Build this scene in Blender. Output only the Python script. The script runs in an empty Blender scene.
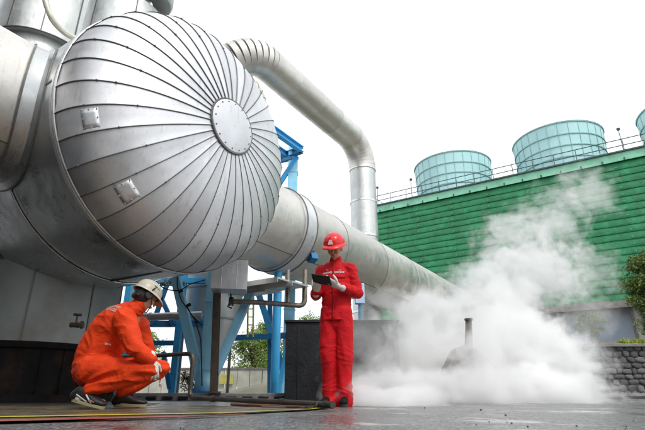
import bpy, bmesh, math, random
from mathutils import Vector, Matrix, noise
from mathutils.bvhtree import BVHTree
R = math.radians
PI = math.pi
random.seed(7)
sc = bpy.context.scene
col = sc.collection

# ------------------------------------------------------------------ camera
FPX, PITCH, CAMH = 470.0, math.atan(177.5 / 470.0), 0.13
cd = bpy.data.cameras.new('camera')
cam = bpy.data.objects.new('camera', cd)
col.objects.link(cam)
cam.location = (0, 0, CAMH)
cam.rotation_euler = (PI / 2 + PITCH, 0, 0)
cd.sensor_width = 36
cd.lens = FPX / 645.0 * 36
cd.clip_start, cd.clip_end = 0.05, 2000
sc.camera = cam

# ------------------------------------------------------------------ sky and sun
SUN_EL, SUN_AZ = 52, 150          # azimuth clockwise from +Y (behind the camera, to the right)
w = bpy.data.worlds.new('World')
sc.world = w
w.use_nodes = True
nt = w.node_tree
bg = nt.nodes['Background']
sky = nt.nodes.new('ShaderNodeTexSky')
sky.sky_type = 'NISHITA'
sky.sun_disc = False
sky.sun_elevation, sky.sun_rotation = R(SUN_EL), R(SUN_AZ)
sky.dust_density = 4
# thin, even overcast in front of the clear sky
mixn = nt.nodes.new('ShaderNodeMix')
mixn.data_type = 'RGBA'
mixn.inputs[0].default_value = 0.9
mixn.inputs[7].default_value = (10.3, 10.6, 10.9, 1)
nt.links.new(sky.outputs[0], mixn.inputs[6])
nt.links.new(mixn.outputs[2], bg.inputs[0])
bg.inputs[1].default_value = 0.11
sd = bpy.data.lights.new('sun', 'SUN')
sd.energy = 1.4
sd.angle = R(14)
sd.color = (1, 0.96, 0.9)
sun = bpy.data.objects.new('sun', sd)
col.objects.link(sun)
sun.rotation_euler = Vector((-math.sin(R(SUN_AZ)) * math.cos(R(SUN_EL)), -math.cos(R(SUN_AZ)) * math.cos(R(SUN_EL)), -math.sin(R(SUN_EL)))).to_track_quat('-Z', 'Y').to_euler()
sc.view_settings.view_transform = 'Standard'
sc.view_settings.look = 'None'
sc.view_settings.gamma = 1
sc.view_settings.use_curve_mapping = False
sc.view_settings.exposure = 0.33
cy = sc.cycles
cy.use_denoising = True
cy.max_bounces = 14
cy.volume_bounces = 8
cy.transparent_max_bounces = 16
cy.volume_step_rate = 0.55
cy.volume_max_steps = 512
cy.use_adaptive_sampling = True
cy.adaptive_threshold = 0.03

# ------------------------------------------------------------------ helpers
E1 = Vector((.8434, -.5373, 0))     # site grid: right and towards the camera
E2 = Vector((.5373, .8434, 0))      # site grid: right and away
UP = Vector((0, 0, 1))
_c, _s = math.cos(PITCH), math.sin(PITCH)

def at(u, v, Y):
    """world point seen at photo pixel (u,v) at ground distance Y"""
    x, y = u - 322.5, 215 - v
    d = Vector((x, FPX * _c - y * _s, FPX * _s + y * _c))
    d *= Y / d.y
    return d + Vector((0, 0, CAMH))

def gx(u, Y, z=0.0):
    """x of pixel column u at distance Y, height z"""
    return (u - 322.5) / FPX * (Y * _c + (z - CAMH) * _s)

class MB:
    def __init__(s):
        s.v, s.f, s.m, s.t = [], [], [], []
    def add(s, vs, fs, mi=0, tint=0.5):
        o = len(s.v)
        s.v += [Vector(a) for a in vs]
        for f in fs:
            s.f.append([o + i for i in f]); s.m.append(mi); s.t.append(tint)
    def box(s, c, size, rot=None, mi=0, tint=.5):
        c = Vector(c); hx, hy, hz = [k / 2 for k in size]
        vs = []
        for x, y, z in ((-1,-1,-1),(1,-1,-1),(1,1,-1),(-1,1,-1),(-1,-1,1),(1,-1,1),(1,1,1),(-1,1,1)):
            p = Vector((x*hx, y*hy, z*hz))
            if rot: p = rot @ p
            vs.append(c + p)
        s.add(vs, [(0,3,2,1),(4,5,6,7),(0,1,5,4),(1,2,6,5),(2,3,7,6),(3,0,4,7)], mi, tint)
    def beam(s, a, b, wx, wy, mi=0, ref=UP, tint=.5):
        """box from a to b, wx across, wy along ref"""
        a, b = Vector(a), Vector(b); d = (b - a).normalized()
        x = d.cross(ref)
        if x.length < 1e-4: x = d.cross(Vector((1,0,0)))
        x.normalize(); y = x.cross(d).normalized()
        vs = []
        for p in (a, b):
            for i, j in ((-1,-1),(1,-1),(1,1),(-1,1)):
                vs.append(p + x*(i*wx/2) + y*(j*wy/2))
        s.add(vs, [(0,1,2,3),(7,6,5,4),(4,5,1,0),(5,6,2,1),(6,7,3,2),(7,4,0,3)], mi, tint)
    def hbeam(s, a, b, w, h, t=0.02, mi=0, ref=UP):
        a, b = Vector(a), Vector(b); d = (b - a).normalized()
        x = d.cross(ref)
        if x.length < 1e-4: x = d.cross(Vector((1,0,0)))
        x.normalize(); y = x.cross(d).normalized()
        s.beam(a + y*(h/2), b + y*(h/2), w, t, mi, ref)
        s.beam(a - y*(h/2), b - y*(h/2), w, t, mi, ref)
        s.beam(a, b, t, h - t*1.02, mi, ref)
    def tube(s, pts, r, n=20, mi=0, caps=True, tint=.5, r2=None, ref=None, closed=False):
        """sweep along pts; r a number or list; r2 = radius along second axis"""
        pts = [Vector(p) for p in pts]; N = len(pts)
        rr = r if isinstance(r, (list, tuple)) else [r] * N
        qq = (r2 if isinstance(r2, (list, tuple)) else [r2] * N) if r2 is not None else rr
        vs, fs = [], []
        x = None
        for i in range(N):
            if closed: d = (pts[(i+1) % N] - pts[i-1])
            else: d = pts[min(i+1, N-1)] - pts[max(i-1, 0)]
            d.normalize()
            if x is None:
                x = Vector(ref) if ref is not None else (UP if abs(d.z) < .9 else Vector((1,0,0)))
            x = (x - d * x.dot(d))
            x.normalize(); y = d.cross(x)
            for k in range(n):
                a = 2*PI*k/n
                vs.append(pts[i] + x*(rr[i]*math.cos(a)) + y*(qq[i]*math.sin(a)))
        M = N if closed else N - 1
        for i in range(M):
            for k in range(n):
                a, b = i*n + k, i*n + (k+1) % n
                c, d_ = ((i+1) % N)*n + (k+1) % n, ((i+1) % N)*n + k
                fs.append((a, b, c, d_))
        if caps and not closed:
            fs.append(tuple(range(n))[::-1]); fs.append(tuple((N-1)*n + k for k in range(n)))
        s.add(vs, fs, mi, tint)
    def lathe(s, c, ax, prof, n=48, mi=0, ref=None, a0=0, a1=2*PI, tint=.5):
        """prof = [(t along axis, radius)]"""
        c = Vector(c); ax = Vector(ax).normalized()
        x = Vector(ref) if ref is not None else (UP if abs(ax.z) < .9 else Vector((1,0,0)))
        x = (x - ax * x.dot(ax)).normalized(); y = ax.cross(x)
        full = abs(a1 - a0 - 2*PI) < 1e-6
        K = n if full else n + 1
        vs, fs = [], []
        for t, r in prof:
            for k in range(K):
                a = a0 + (a1-a0)*k/n
                vs.append(c + ax*t + x*(r*math.cos(a)) + y*(r*math.sin(a)))
        for i in range(len(prof)-1):
            for k in range(n):
                k2 = (k+1) % K
                fs.append((i*K+k, i*K+k2, (i+1)*K+k2, (i+1)*K+k))
        s.add(vs, fs, mi, tint)
    def build(s, name, mats, parent=None, smooth=True, angle=35, bevel=0, loc=None):
        me = bpy.data.meshes.new(name)
        org = Vector(loc) if loc is not None else Vector((0, 0, 0))
        me.from_pydata([tuple(v - org) for v in s.v], [], s.f)
        if not isinstance(mats, (list, tuple)): mats = [mats]
        for m in mats: me.materials.append(m)
        me.polygons.foreach_set('material_index', s.m)
        if smooth:
            me.polygons.foreach_set('use_smooth', [True]*len(s.f))
            me.set_sharp_from_angle(angle=R(angle))
        at_ = me.attributes.new('tint', 'FLOAT', 'FACE')
        at_.data.foreach_set('value', s.t)
        me.update()
        o = bpy.data.objects.new(name, me)
        col.objects.link(o)
        o.location = org
        if bevel:
            b = o.modifiers.new('bevel', 'BEVEL'); b.width = bevel; b.segments = 2; b.limit_method = 'ANGLE'
        if parent is not None:
            o.parent = parent
            o.matrix_parent_inverse = parent_inv(parent)
        return o

def parent_inv(p):
    m = Matrix.LocRotScale(p.location, p.rotation_euler, p.scale)
    if p.parent is not None:
        m = Matrix.LocRotScale(p.parent.location, p.parent.rotation_euler, p.parent.scale) @ p.matrix_parent_inverse @ m if False else m
    return m.inverted()

def thing(name, label, cat, loc=(0,0,0), group=None):
    o = bpy.data.objects.new(name, None)
    o.empty_display_size = .2
    col.objects.link(o); o.location = loc
    o['label'] = label; o['category'] = cat
    if group: o['group'] = group
    return o

def tag(o, label, cat, group=None):
    o['label'] = label; o['category'] = cat
    if group: o['group'] = group
    return o

def struct(o):
    o['kind'] = 'structure'; return o

def arc(c, a, b, r, ang, n=10, a0=0):
    """points c + r*(a cos + b sin)"""
    return [Vector(c) + Vector(a)*(r*math.cos(a0 + ang*i/n)) + Vector(b)*(r*math.sin(a0 + ang*i/n)) for i in range(n+1)]

def bend(pts, r, n=8):
    """polyline with rounded corners"""
    pts = [Vector(p) for p in pts]; out = [pts[0]]
    for i in range(1, len(pts)-1):
        p = pts[i]; a = (pts[i-1]-p); b = (pts[i+1]-p)
        rr = min(r, a.length*.49, b.length*.49)
        A = p + a.normalized()*rr; B = p + b.normalized()*rr
        for k in range(n+1):
            t = k/n
            out.append(A*(1-t)**2 + p*2*t*(1-t) + B*t*t)
    out.append(pts[-1]); return out

# ------------------------------------------------------------------ materials
def new_mat(name):
    m = bpy.data.materials.new(name); m.use_nodes = True
    n = m.node_tree; b = n.nodes['Principled BSDF']
    return m, n, b
def node(n, typ, ins=None, **kw):
    x = n.nodes.new(typ)
    for k, v in kw.items(): setattr(x, k, v)
    for k, v in (ins or {}).items():
        if isinstance(v, bpy.types.NodeSocket): n.links.new(v, x.inputs[k])
        else: x.inputs[k].default_value = v
    return x
def ramp(n, fac, stops):
    r = n.nodes.new('ShaderNodeValToRGB'); n.links.new(fac, r.inputs[0])
    e = r.color_ramp.elements
    while len(e) < len(stops): e.new(.5)
    for i, (p, c) in enumerate(stops):
        e[i].position = p
        e[i].color = (c[0], c[1], c[2], 1) if isinstance(c, (tuple, list)) else (c, c, c, 1)
    return r
def mixc(n, fac, a, b, mode='MIX'):
    x = n.nodes.new('ShaderNodeMix'); x.data_type = 'RGBA'; x.blend_type = mode
    for i, v in ((0, fac), (6, a), (7, b)):
        if isinstance(v, bpy.types.NodeSocket): n.links.new(v, x.inputs[i])
        elif i == 0: x.inputs[0].default_value = v
        else: x.inputs[i].default_value = (*v, 1)
    return x.outputs[2]
def coords(n, scale=(1,1,1), rot=(0,0,0)):
    tc = n.nodes.new('ShaderNodeTexCoord')
    g = n.nodes.new('ShaderNodeNewGeometry')
    mp = n.nodes.new('ShaderNodeMapping'); n.links.new(g.outputs['Position'], mp.inputs[0])
    mp.inputs['Scale'].default_value = scale; mp.inputs['Rotation'].default_value = rot
    return mp.outputs[0]
def nz(n, co, s, detail=4, rough=.55, dist=0):
    return node(n, 'ShaderNodeTexNoise', {'Vector': co, 'Scale': s, 'Detail': detail, 'Roughness': rough, 'Distortion': dist}).outputs[0]

def simple(name, colr, rough=.6, metal=0, var=.15, scale=6, bump=.1, bscale=40, spec=.5, dirt=None, dirt_amt=.4):
    m, n, b = new_mat(name)
    co = coords(n)
    f = nz(n, co, scale, 5)
    lo = tuple(c*(1-var) for c in colr); hi = tuple(min(1, c*(1+var)) for c in colr)
    c = ramp(n, f, [(.3, lo), (.7, hi)]).outputs[0]
    if dirt:
        g = ramp(n, nz(n, co, scale*.6, 6, .65), [(.5, 0), (.68, dirt_amt)]).outputs[0]
        c = mixc(n, g, c, dirt)
    n.links.new(c, b.inputs['Base Color'])
    b.inputs['Metallic'].default_value = metal
    rr = ramp(n, nz(n, co, scale*2, 3), [(.3, max(0, rough-.1)), (.7, min(1, rough+.1))])
    n.links.new(rr.outputs[0], b.inputs['Roughness'])
    b.inputs['Specular IOR Level'].default_value = spec
    if bump:
        bp = node(n, 'ShaderNodeBump', {'Height': nz(n, co, bscale, 4), 'Strength': bump, 'Distance': .02})
        n.links.new(bp.outputs[0], b.inputs['Normal'])
    return m

def cladding(name, base=(.74,.75,.77), rough=.47, dirt=(.34,.29,.24), damt=.45, bump=.5):
    """insulation jacketing: dull aluminium sheet, slightly dented and stained"""
    m, n, b = new_mat(name)
    co = coords(n)
    t = n.nodes.new('ShaderNodeAttribute'); t.attribute_name = 'tint'
    f = nz(n, co, 2.2, 6, .6)
    c1 = ramp(n, t.outputs['Fac'], [(0, tuple(k*.84 for k in base)), (1, tuple(min(1, k*1.08) for k in base))]).outputs[0]
    c2 = mixc(n, ramp(n, f, [(.35, 0), (.75, .45)]).outputs[0], c1, tuple(k*.72 for k in base))
    # streaks of rust and dirt
    st = nz(n, coords(n, (6, 6, .9)), 2.2, 7, .7)
    c3 = mixc(n, ramp(n, st, [(.56, 0), (.72, damt)]).outputs[0], c2, dirt)
    sp = nz(n, co, 22, 3, .6)
    c4 = mixc(n, ramp(n, sp, [(.62, 0), (.72, .4)]).outputs[0], c3, tuple(k*.5 for k in base))
    n.links.new(c4, b.inputs['Base Color'])
    b.inputs['Metallic'].default_value = .88
    rt = ramp(n, nz(n, co, 3.5, 5, .65), [(.3, rough-.08), (.7, rough+.14)]).outputs[0]
    n.links.new(rt, b.inputs['Roughness'])
    h1 = nz(n, co, 1.9, 2, .5); h2 = nz(n, co, 9, 3, .5)
    b1 = node(n, 'ShaderNodeBump', {'Height': h1, 'Strength': bump, 'Distance': .06})
    b2 = node(n, 'ShaderNodeBump', {'Height': h2, 'Strength': bump*.5, 'Distance': .012, 'Normal': b1.outputs[0]})
    n.links.new(b2.outputs[0], b.inputs['Normal'])
    return m

M = {}
M['clad'] = cladding('aluminium_cladding', bump=.22)
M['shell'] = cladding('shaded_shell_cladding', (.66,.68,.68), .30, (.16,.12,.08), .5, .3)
M['clad_warm'] = cladding('warm_weathered_cladding', (.70,.68,.64), .42, (.32,.24,.17), .4, .3)
M['clad_dull'] = cladding('dull_grey_cladding', (.62,.64,.63), .45, (.2,.18,.14), .4, .4)
M['seam'] = simple('dark_seam', (.14,.14,.14), .5, .5, bump=0)
M['seam_light'] = simple('bright_sheet_edge', (.7,.7,.68), .3, .9, bump=0)
M['joint'] = simple('grey_sheet_joint', (.22,.215,.20), .5, .6, bump=0)
M['skirt'] = simple('painted_skirt_panel', (.25,.27,.265), .5, .15, .12, 2.5, .15, 6, dirt=(.16,.11,.07), dirt_amt=.55)
M['black'] = simple('soot_black_steel', (.007,.006,.006), .85, 0, .5, 5, .3, 20, dirt=(.035,.016,.010), dirt_amt=.5, spec=.2)
M['blue'] = simple('bright_blue_paint', (.05,.39,.76), .38, 0, .08, 3, .05, 30, dirt=(.10,.14,.17), dirt_amt=.35)
M['blue_light'] = simple('pale_blue_paint', (.32,.70,.93), .4, 0, .08, 3, .05, 30, dirt=(.14,.2,.24), dirt_amt=.3)
M['blue_dark'] = simple('deep_blue_paint', (.015,.18,.40), .42, 0, .12, 3, .05, 30)
M['brownsteel'] = simple('brown_rusty_steel', (.085,.065,.05), .6, .3, .35, 8, .3, 50, dirt=(.14,.07,.035), dirt_amt=.6)
M['hood'] = simple('stained_hood', (.13,.11,.095), .8, 0, .4, 5, .4, 20, dirt=(.42,.41,.39), dirt_amt=.7)
M['darkpipe'] = simple('dark_wet_pipe', (.06,.055,.05), .4, .5, .3, 9, .2, 40, dirt=(.12,.08,.05), dirt_amt=.5)
M['pipe_brown'] = simple('stained_pipe_lagging', (.30,.27,.23), .42, .7, .3, 7, .2, 30, dirt=(.10,.055,.03), dirt_amt=.6)
M['yellow'] = simple('yellow_rail_paint', (.62,.50,.04), .5)
M['grey'] = simple('plain_grey_steel', (.22,.23,.24), .5, .4, .2, 4, .1)
M['concrete'] = simple('wet_concrete', (.19,.18,.17), .4, 0, .3, 3, .5, 30, dirt=(.07,.06,.05), dirt_amt=.6)
M['pale_concrete'] = simple('pale_render', (.55,.54,.47), .7, 0, .12, 2, .2, 30, dirt=(.25,.24,.2), dirt_amt=.4)
M['darkbox'] = simple('dark_wet_wall', (.010,.011,.013), .5, 0, .4, 3, .4, 18, dirt=(.05,.05,.052), dirt_amt=.45, spec=.3)
M['rubber'] = simple('black_rubber', (.015,.015,.016), .55)
M['white_sole'] = simple('tan_sole', (.30,.26,.15), .6)
M['shoe_trim'] = simple('pale_shoe_trim', (.6,.6,.58), .5, bump=0)
M['bark'] = simple('bark', (.10,.07,.05), .85, 0, .3, 10, .8, 30)
M['rust'] = simple('rust_brown', (.12,.055,.03), .8, 0, .4, 8, .4, 30)

# ------------------------------------------------------------------ ground
def ground_mat():
    m, n, b = new_mat('wet_asphalt')
    co = coords(n)
    ag = node(n, 'ShaderNodeTexVoronoi', {'Vector': co, 'Scale': 85.0})
    ag2 = node(n, 'ShaderNodeTexVoronoi', {'Vector': co, 'Scale': 34.0})
    big = nz(n, co, .9, 5, .6)
    stone = ramp(n, ag.outputs['Color'], [(.15, (.035,.035,.037)), (.6, (.14,.137,.135)), (.95, (.36,.35,.34))]).outputs[0]
    c = mixc(n, ramp(n, big, [(.35, 0), (.7, .4)]).outputs[0], stone, (.08,.08,.08))
    n.links.new(c, b.inputs['Base Color'])
    # water film: puddles where the low noise is high
    pud = nz(n, coords(n, (1, .75, 1)), 1.7, 5, .6)
    wet = ramp(n, pud, [(.53, 0), (.62, 1)]).outputs[0]
    rr = ramp(n, wet, [(0, .27), (.8, .10), (1, .04)]).outputs[0]
    n.links.new(rr, b.inputs['Roughness'])
    # one standing puddle in front of the worker in red
    dp = node(n, 'ShaderNodeVectorMath', {0: coords(n, (1, .8, 1)), 1: (.14, 2.55*.8, 0)}, operation='DISTANCE').outputs['Value']
    dp = node(n, 'ShaderNodeMath', {0: nz(n, co, 3.5, 5, .6), 1: .55, 2: dp}, operation='MULTIPLY_ADD').outputs[0]
    pw = ramp(n, dp, [(.56, 1), (.64, 0)]).outputs[0]
    wet = node(n, 'ShaderNodeMath', {0: wet, 1: pw}, operation='MAXIMUM').outputs[0]
    dry = node(n, 'ShaderNodeMath', {0: 1.0, 1: wet}, operation='SUBTRACT')
    st = node(n, 'ShaderNodeMath', {0: dry.outputs[0], 1: .75}, operation='MULTIPLY')
    st2 = node(n, 'ShaderNodeMath', {0: st.outputs[0], 1: .02}, operation='ADD')
    h0 = node(n, 'ShaderNodeMath', {0: nz(n, co, 9, 6, .7), 1: 2.2, 2: ag.outputs['Distance']}, operation='MULTIPLY_ADD')
    h = node(n, 'ShaderNodeMath', {0: h0.outputs[0], 1: ag2.outputs['Distance']}, operation='ADD')
    bp = node(n, 'ShaderNodeBump', {'Height': h.outputs[0], 'Strength': st2.outputs[0], 'Distance': .010})
    n.links.new(bp.outputs[0], b.inputs['Normal'])
    b.inputs['Specular IOR Level'].default_value = .9
    return m
M['asphalt'] = ground_mat()

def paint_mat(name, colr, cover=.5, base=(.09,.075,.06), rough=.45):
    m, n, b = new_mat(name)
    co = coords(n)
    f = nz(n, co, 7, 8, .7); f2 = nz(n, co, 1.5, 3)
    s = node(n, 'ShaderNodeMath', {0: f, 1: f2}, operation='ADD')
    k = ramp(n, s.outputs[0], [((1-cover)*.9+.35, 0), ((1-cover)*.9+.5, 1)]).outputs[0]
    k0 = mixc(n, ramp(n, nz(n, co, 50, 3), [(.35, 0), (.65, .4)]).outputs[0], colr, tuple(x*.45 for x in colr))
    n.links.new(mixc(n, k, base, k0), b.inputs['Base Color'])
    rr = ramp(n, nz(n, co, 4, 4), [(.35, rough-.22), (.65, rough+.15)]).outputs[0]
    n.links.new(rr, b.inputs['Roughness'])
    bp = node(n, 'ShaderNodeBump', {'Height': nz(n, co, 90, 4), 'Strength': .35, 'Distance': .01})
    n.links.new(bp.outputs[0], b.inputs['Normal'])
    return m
M['paint_yellow'] = paint_mat('worn_yellow_marking', (.50,.46,.06), .62)
M['paint_red'] = paint_mat('worn_red_marking', (.36,.10,.08), .56)
M['floor_shade'] = simple('shade_darkened_floor', (.022,.020,.018), .5, 0, .4, 2, .4, 40)  # near-black floor tone, carries shade painted around the vessel
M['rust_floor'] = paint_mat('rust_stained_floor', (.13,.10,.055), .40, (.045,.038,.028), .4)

g = MB()
n_ = 60
# one large sheet, finer near the camera so small undulations can be modelled
xs = [-900, -300, -100, -40, -20] + [-12 + i*.4 for i in range(71)] + [30, 60, 150, 400, 900]
ys = [-60, -20, -6, -2] + [0 + i*.25 for i in range(61)] + [18, 24, 40, 80, 200, 500, 1400]
vs = [(x, y, (noise.noise(Vector((x*.8, y*.8, 3)))*.004 if abs(x) < 16 and -1 < y < 16 else 0)) for y in ys for x in xs]
nx_ = len(xs)
g.add(vs, [(j*nx_+i, j*nx_+i+1, (j+1)*nx_+i+1, (j+1)*nx_+i) for j in range(len(ys)-1) for i in range(nx_-1)])
struct(g.build('ground', M['asphalt'], angle=80))

def strip(name, left, right, z, mat):
    """ground sheet between two polylines"""
    mb = MB(); vs = []; K = len(left); S = 12
    fs = []
    for i in range(K-1):
        for k in range(S+ (1 if i == K-2 else 0)):
            t = k/S
            a = Vector(left[i]).lerp(Vector(left[i+1]), t); b = Vector(right[i]).lerp(Vector(right[i+1]), t)
            vs += [(a.x, a.y, z), (b.x, b.y, z)]
    for i in range(len(vs)//2-1): fs.append((2*i, 2*i+1, 2*i+3, 2*i+2))
    mb.add(vs, fs); return struct(mb.build(name, mat))
def gp(u, v):
    """ground point at pixel"""
    p = at(u, v, 1.0); dz = p.z - CAMH
    return Vector((p.x * (-CAMH/dz), -CAMH/dz))
# rust-stained slab edge, then a worn yellow line, then a worn red line, sweeping in from the left
ya = [(-4.2,2.30),(-1.8,2.66),(-.62,3.22),(-.10,3.9),(.02,4.4)]
yb = [(-4.2,2.16),(-1.8,2.50),(-.60,3.10),(-.07,3.86),(.06,4.4)]
rf = [(-4.2,4.9),(-2.6,5.0),(-1.3,4.9),(-.5,4.7),(.0,4.5)]
strip('shaded_floor', [(-16,8.3),(-8,8.32),(-3.4,7.6),(-2.0,6.3),(-1.75,4.9)], [(-16,-3),(-8,-3),(-4.3,1.0),(-3.6,2.4),(-2.6,4.0)], .004, M['floor_shade'])  # dark sheet painting in the shade under and left of the vessel
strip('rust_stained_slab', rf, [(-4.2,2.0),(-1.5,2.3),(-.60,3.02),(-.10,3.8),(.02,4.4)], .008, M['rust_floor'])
strip('yellow_line', ya, yb, .013, M['paint_yellow'])
ra = [(-4.2,2.08),(-1.6,2.36),(-.75,2.75),(-.45,2.95)]
rb = [(-4.2,1.90),(-1.45,2.20),(-.72,2.65),(-.44,2.92)]
strip('red_line', ra, rb, .0125, M['paint_red'])

# concrete plinth carrying the steelwork: long face seen edge-on
pl = MB()
a = Vector((gx(60, 8.4), 8.4, 0)); b = Vector((gx(292, 8.4), 8.4, 0))
pl.box(((a.x+b.x)/2 - 1.0, 11.4, .06), (b.x-a.x+2.0, 6, .12))
for i in range(22):   # drain channel blocks along the front edge
    x = a.x - 1 + i*(b.x-a.x+2)/22 + .12
    pl.box((x, 8.38, .045), (.17, .05, .05), mi=1)
struct(pl.build('plinth', [M['concrete'], M['darkbox']], bevel=.012))
# ------------------------------------------------------------------ pressure vessel
VC = Vector((-2.0124, 6.0, 3.4803))   # centre of the rim where head meets shell
VR, VA, VN = 1.84, .985, 2.4
VC0 = Vector(VC)
VC = at(181.5, 145.8, 6.0)
NG = 36
PH = R(4)
vessel = thing('pressure_vessel', 'huge silver horizontal vessel with a domed head of radiating sheet seams, above the crouching worker', 'pressure vessel', (VC.x, VC.y, 0))
def hp(t, a, off=0.0):
    """point on head; t 0 at rim .. 1 apex; a angle"""
    x = math.sin(t*PI/2); r = (1 - x**VN)**(1/VN)
    nrm = Vector((x**(VN-1)/VA, r**(VN-1)/VR)).normalized()
    ax = VA*x + nrm.x*off; rr = VR*r + nrm.y*off
    return VC + E1*ax + (E2*math.cos(a) + UP*math.sin(a))*rr
hd = MB(); NT = 26; SUB = 6
tmax = .925
rnd = random.Random(3)
for gi in range(NG):
    tint = rnd.random()
    a0, a1 = PH + 2*PI*gi/NG, PH + 2*PI*(gi+1)/NG
    vs = []
    for i in range(NT+1):
        t = tmax*i/NT
        for k in range(SUB+1):
            a = a0 + (a1-a0)*k/SUB
            # gores are sheets laid flat across: pull towards the chord, leave a lip at the lap
            am = (a0+a1)/2
            cf = math.cos(PI/NG)/math.cos(a-am)
            p = hp(t, a); c0 = VC + E1*((p-VC).dot(E1))
            lip = .008 if k == SUB else (.004 if k == SUB-1 else 0)
            q = c0 + (p-c0)*(cf*.75+.25)
            vs.append(q + (q-VC).normalized()*lip)
    W = SUB+1
    hd.add(vs, [(i*W+k, i*W+k+1, (i+1)*W+k+1, (i+1)*W+k) for i in range(NT) for k in range(SUB)], 0, tint)
    # dark lap seam with rivets
    hd.tube([hp(tmax*i/NT, a0, .006) for i in range(NT+1)], .0075, 6, 1, False)
    for i in ((4 + gi*5 % 7), (13 + gi*3 % 6)):
        p = hp(tmax*i/NT, a0, .008)
        hd.lathe(p, (p-VC).normalized(), [(0,.013),(.008,.012),(.012,.007),(.013,0.001)], 8, 1)
hd.lathe(VC, E1, [(-.06, VR+.010), (-.055, VR+.016), (.035, VR+.016), (.045, VR+.006)], 144, 0, tint=.9)
hd.build('dished_head', [M['clad'], M['seam']], vessel, angle=20)
# centre manway plate
mc = MB()
tt = VA*math.sin(.917*PI/2); rr_ = VR*(1-math.sin(.917*PI/2)**VN)**(1/VN)
mc.lathe(VC, E1, [(tt-.02, rr_+.015),(tt+.012, rr_+.02),(tt+.03, rr_+.005),(tt+.055,rr_*.7),(tt+.065,rr_*.35),(tt+.068,.001)], 40, 0)
mc.tube([VC + E1*(tt+.012) + (E2*math.cos(k*PI/20)+UP*math.sin(k*PI/20))*(rr_+.022) for k in range(40)], .014, 6, 1, closed=True)
for k in range(16):
    a = k*PI/8
    p = VC + E1*(tt+.03) + (E2*math.cos(a)+UP*math.sin(a))*(rr_*.93)
    mc.lathe(p, E1, [(0,.012),(.012,.01),(.014,.001)], 8, 1)
mc.build('cover_plate', [M['clad'], M['seam']], vessel)
# shell
sh = MB(); L = 7.0
bands = [0, 1.15, 2.3, 3.45, 4.6, 5.8, 7.0]
for i in range(len(bands)-1):
    t0, t1 = -bands[i+1], -bands[i]
    for q in range(4):
        sh.lathe(VC, E1, [(t0, VR-.004+.004*(i%2)), (t1, VR+.008-.004*(i%2))], 24, 0, ref=E2, a0=q*PI/2+.4*i, a1=(q+1)*PI/2+.4*i, tint=rnd.random())
        aa = q*PI/2+.4*i
        d = E2*math.cos(aa) + E1.cross(E2)*math.sin(aa)
        sh.beam(VC+E1*t0+d*(VR+.008), VC+E1*t1+d*(VR+.008), .028, .014, 1, ref=d)
    sh.tube([VC + E1*t1 + (E2*math.cos(k*PI/60)+UP*math.sin(k*PI/60))*(VR+.012) for k in range(120)], .010, 6, 2 if i < 2 else 1, closed=True)
sh.lathe(VC, E1, [(-7.0, VR), (-7.5, VR*.85), (-7.8, VR*.5), (-7.9, .001)], 48, 0)
sh.build('shell', [M['shell'], M['seam'], M['seam_light']], vessel)
# square repair plates riveted to the head
for (tq, aq, sz) in ((.31, R(199), .24), (.36, R(229), .26)):
    pt = MB(); vs = []
    K = 5
    for i in range(K):
        for k in range(K):
            vs.append(hp(tq + (i/(K-1)-.5)*sz*.45, aq + (k/(K-1)-.5)*sz*.55, .004 + .003*noise.noise(Vector((i*.9, k*.9, aq)))))
    pt.add(vs, [(i*K+k, i*K+k+1, (i+1)*K+k+1, (i+1)*K+k) for i in range(K-1) for k in range(K-1)], 0, .9)
    for (i_, k_) in ((0,0),(0,2),(0,4),(2,0),(2,4),(4,0),(4,2),(4,4)):
        pc_ = vs[i_*K+k_]; pt.lathe(pc_ + (Vector(vs[12])-pc_)*.10, (pc_-VC).normalized(), [(0,.009),(.009,.008),(.010,.001)], 8, 0)
    o = pt.build('repair_plate', [M['clad']], vessel, angle=15)
    so = o.modifiers.new('thick', 'SOLIDIFY'); so.thickness = .004

# skirt under the shell and its sooty footing
SC = VC - E1*3.0; SC.z = 0
SR = 1.2
sk = MB()
sk.lathe(SC, UP, [(.78, SR), (2.5, SR)], 64, 0)
for k in range(9):
    a = 2*PI*k/9 + .25
    d = Vector((math.cos(a), math.sin(a), 0))
    sk.beam(SC + d*(SR+.006) + UP*.78, SC + d*(SR+.006) + UP*2.5, .02, .014, 1, ref=d)
sk.build('skirt', [M['skirt'], M['seam']], vessel)
ft = MB()
ft.lathe(SC, UP, [(0, SR+.10), (.10, SR+.10), (.10, SR+.02), (.70, SR+.02), (.70, SR+.06), (.78, SR+.06), (.78, SR-.1)], 64, 0)
for k in range(28):
    a = 2*PI*k/28
    d = Vector((math.cos(a), math.sin(a), 0))
    ft.beam(SC + d*(SR+.02) + UP*.10, SC + d*(SR+.02) + UP*.70, .02, .05, 0, ref=d)
    ft.lathe(SC + d*(SR+.075) + UP*.10, UP, [(0,.025),(.06,.025),(.062,.001)], 6, 1)
ft.build('footing', [M['black'], M['black']], vessel, smooth=False)
# small valve cock on the skirt
vk = MB()
kp = at(78, 326, 6.3)
vk.tube([kp, kp+Vector((.0,-.10,0))], .028, 12); vk.tube([kp+Vector((-.05,-.1,0)), kp+Vector((.09,-.1,0))], .032, 12)
vk.tube([kp+Vector((.02,-.1,0)), kp+Vector((.02,-.1,.12))], .012, 8); vk.lathe(kp+Vector((.02,-.1,.12)), UP, [(0,.05),(.012,.055),(.024,.05),(.024,.001)], 16)
vk.lathe(kp+Vector((.09,-.1,0)), (1,0,0), [(0,.05),(.02,.05),(.02,.001)], 14)
vk.build('drain_valve', M['brownsteel'], vessel)

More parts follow.
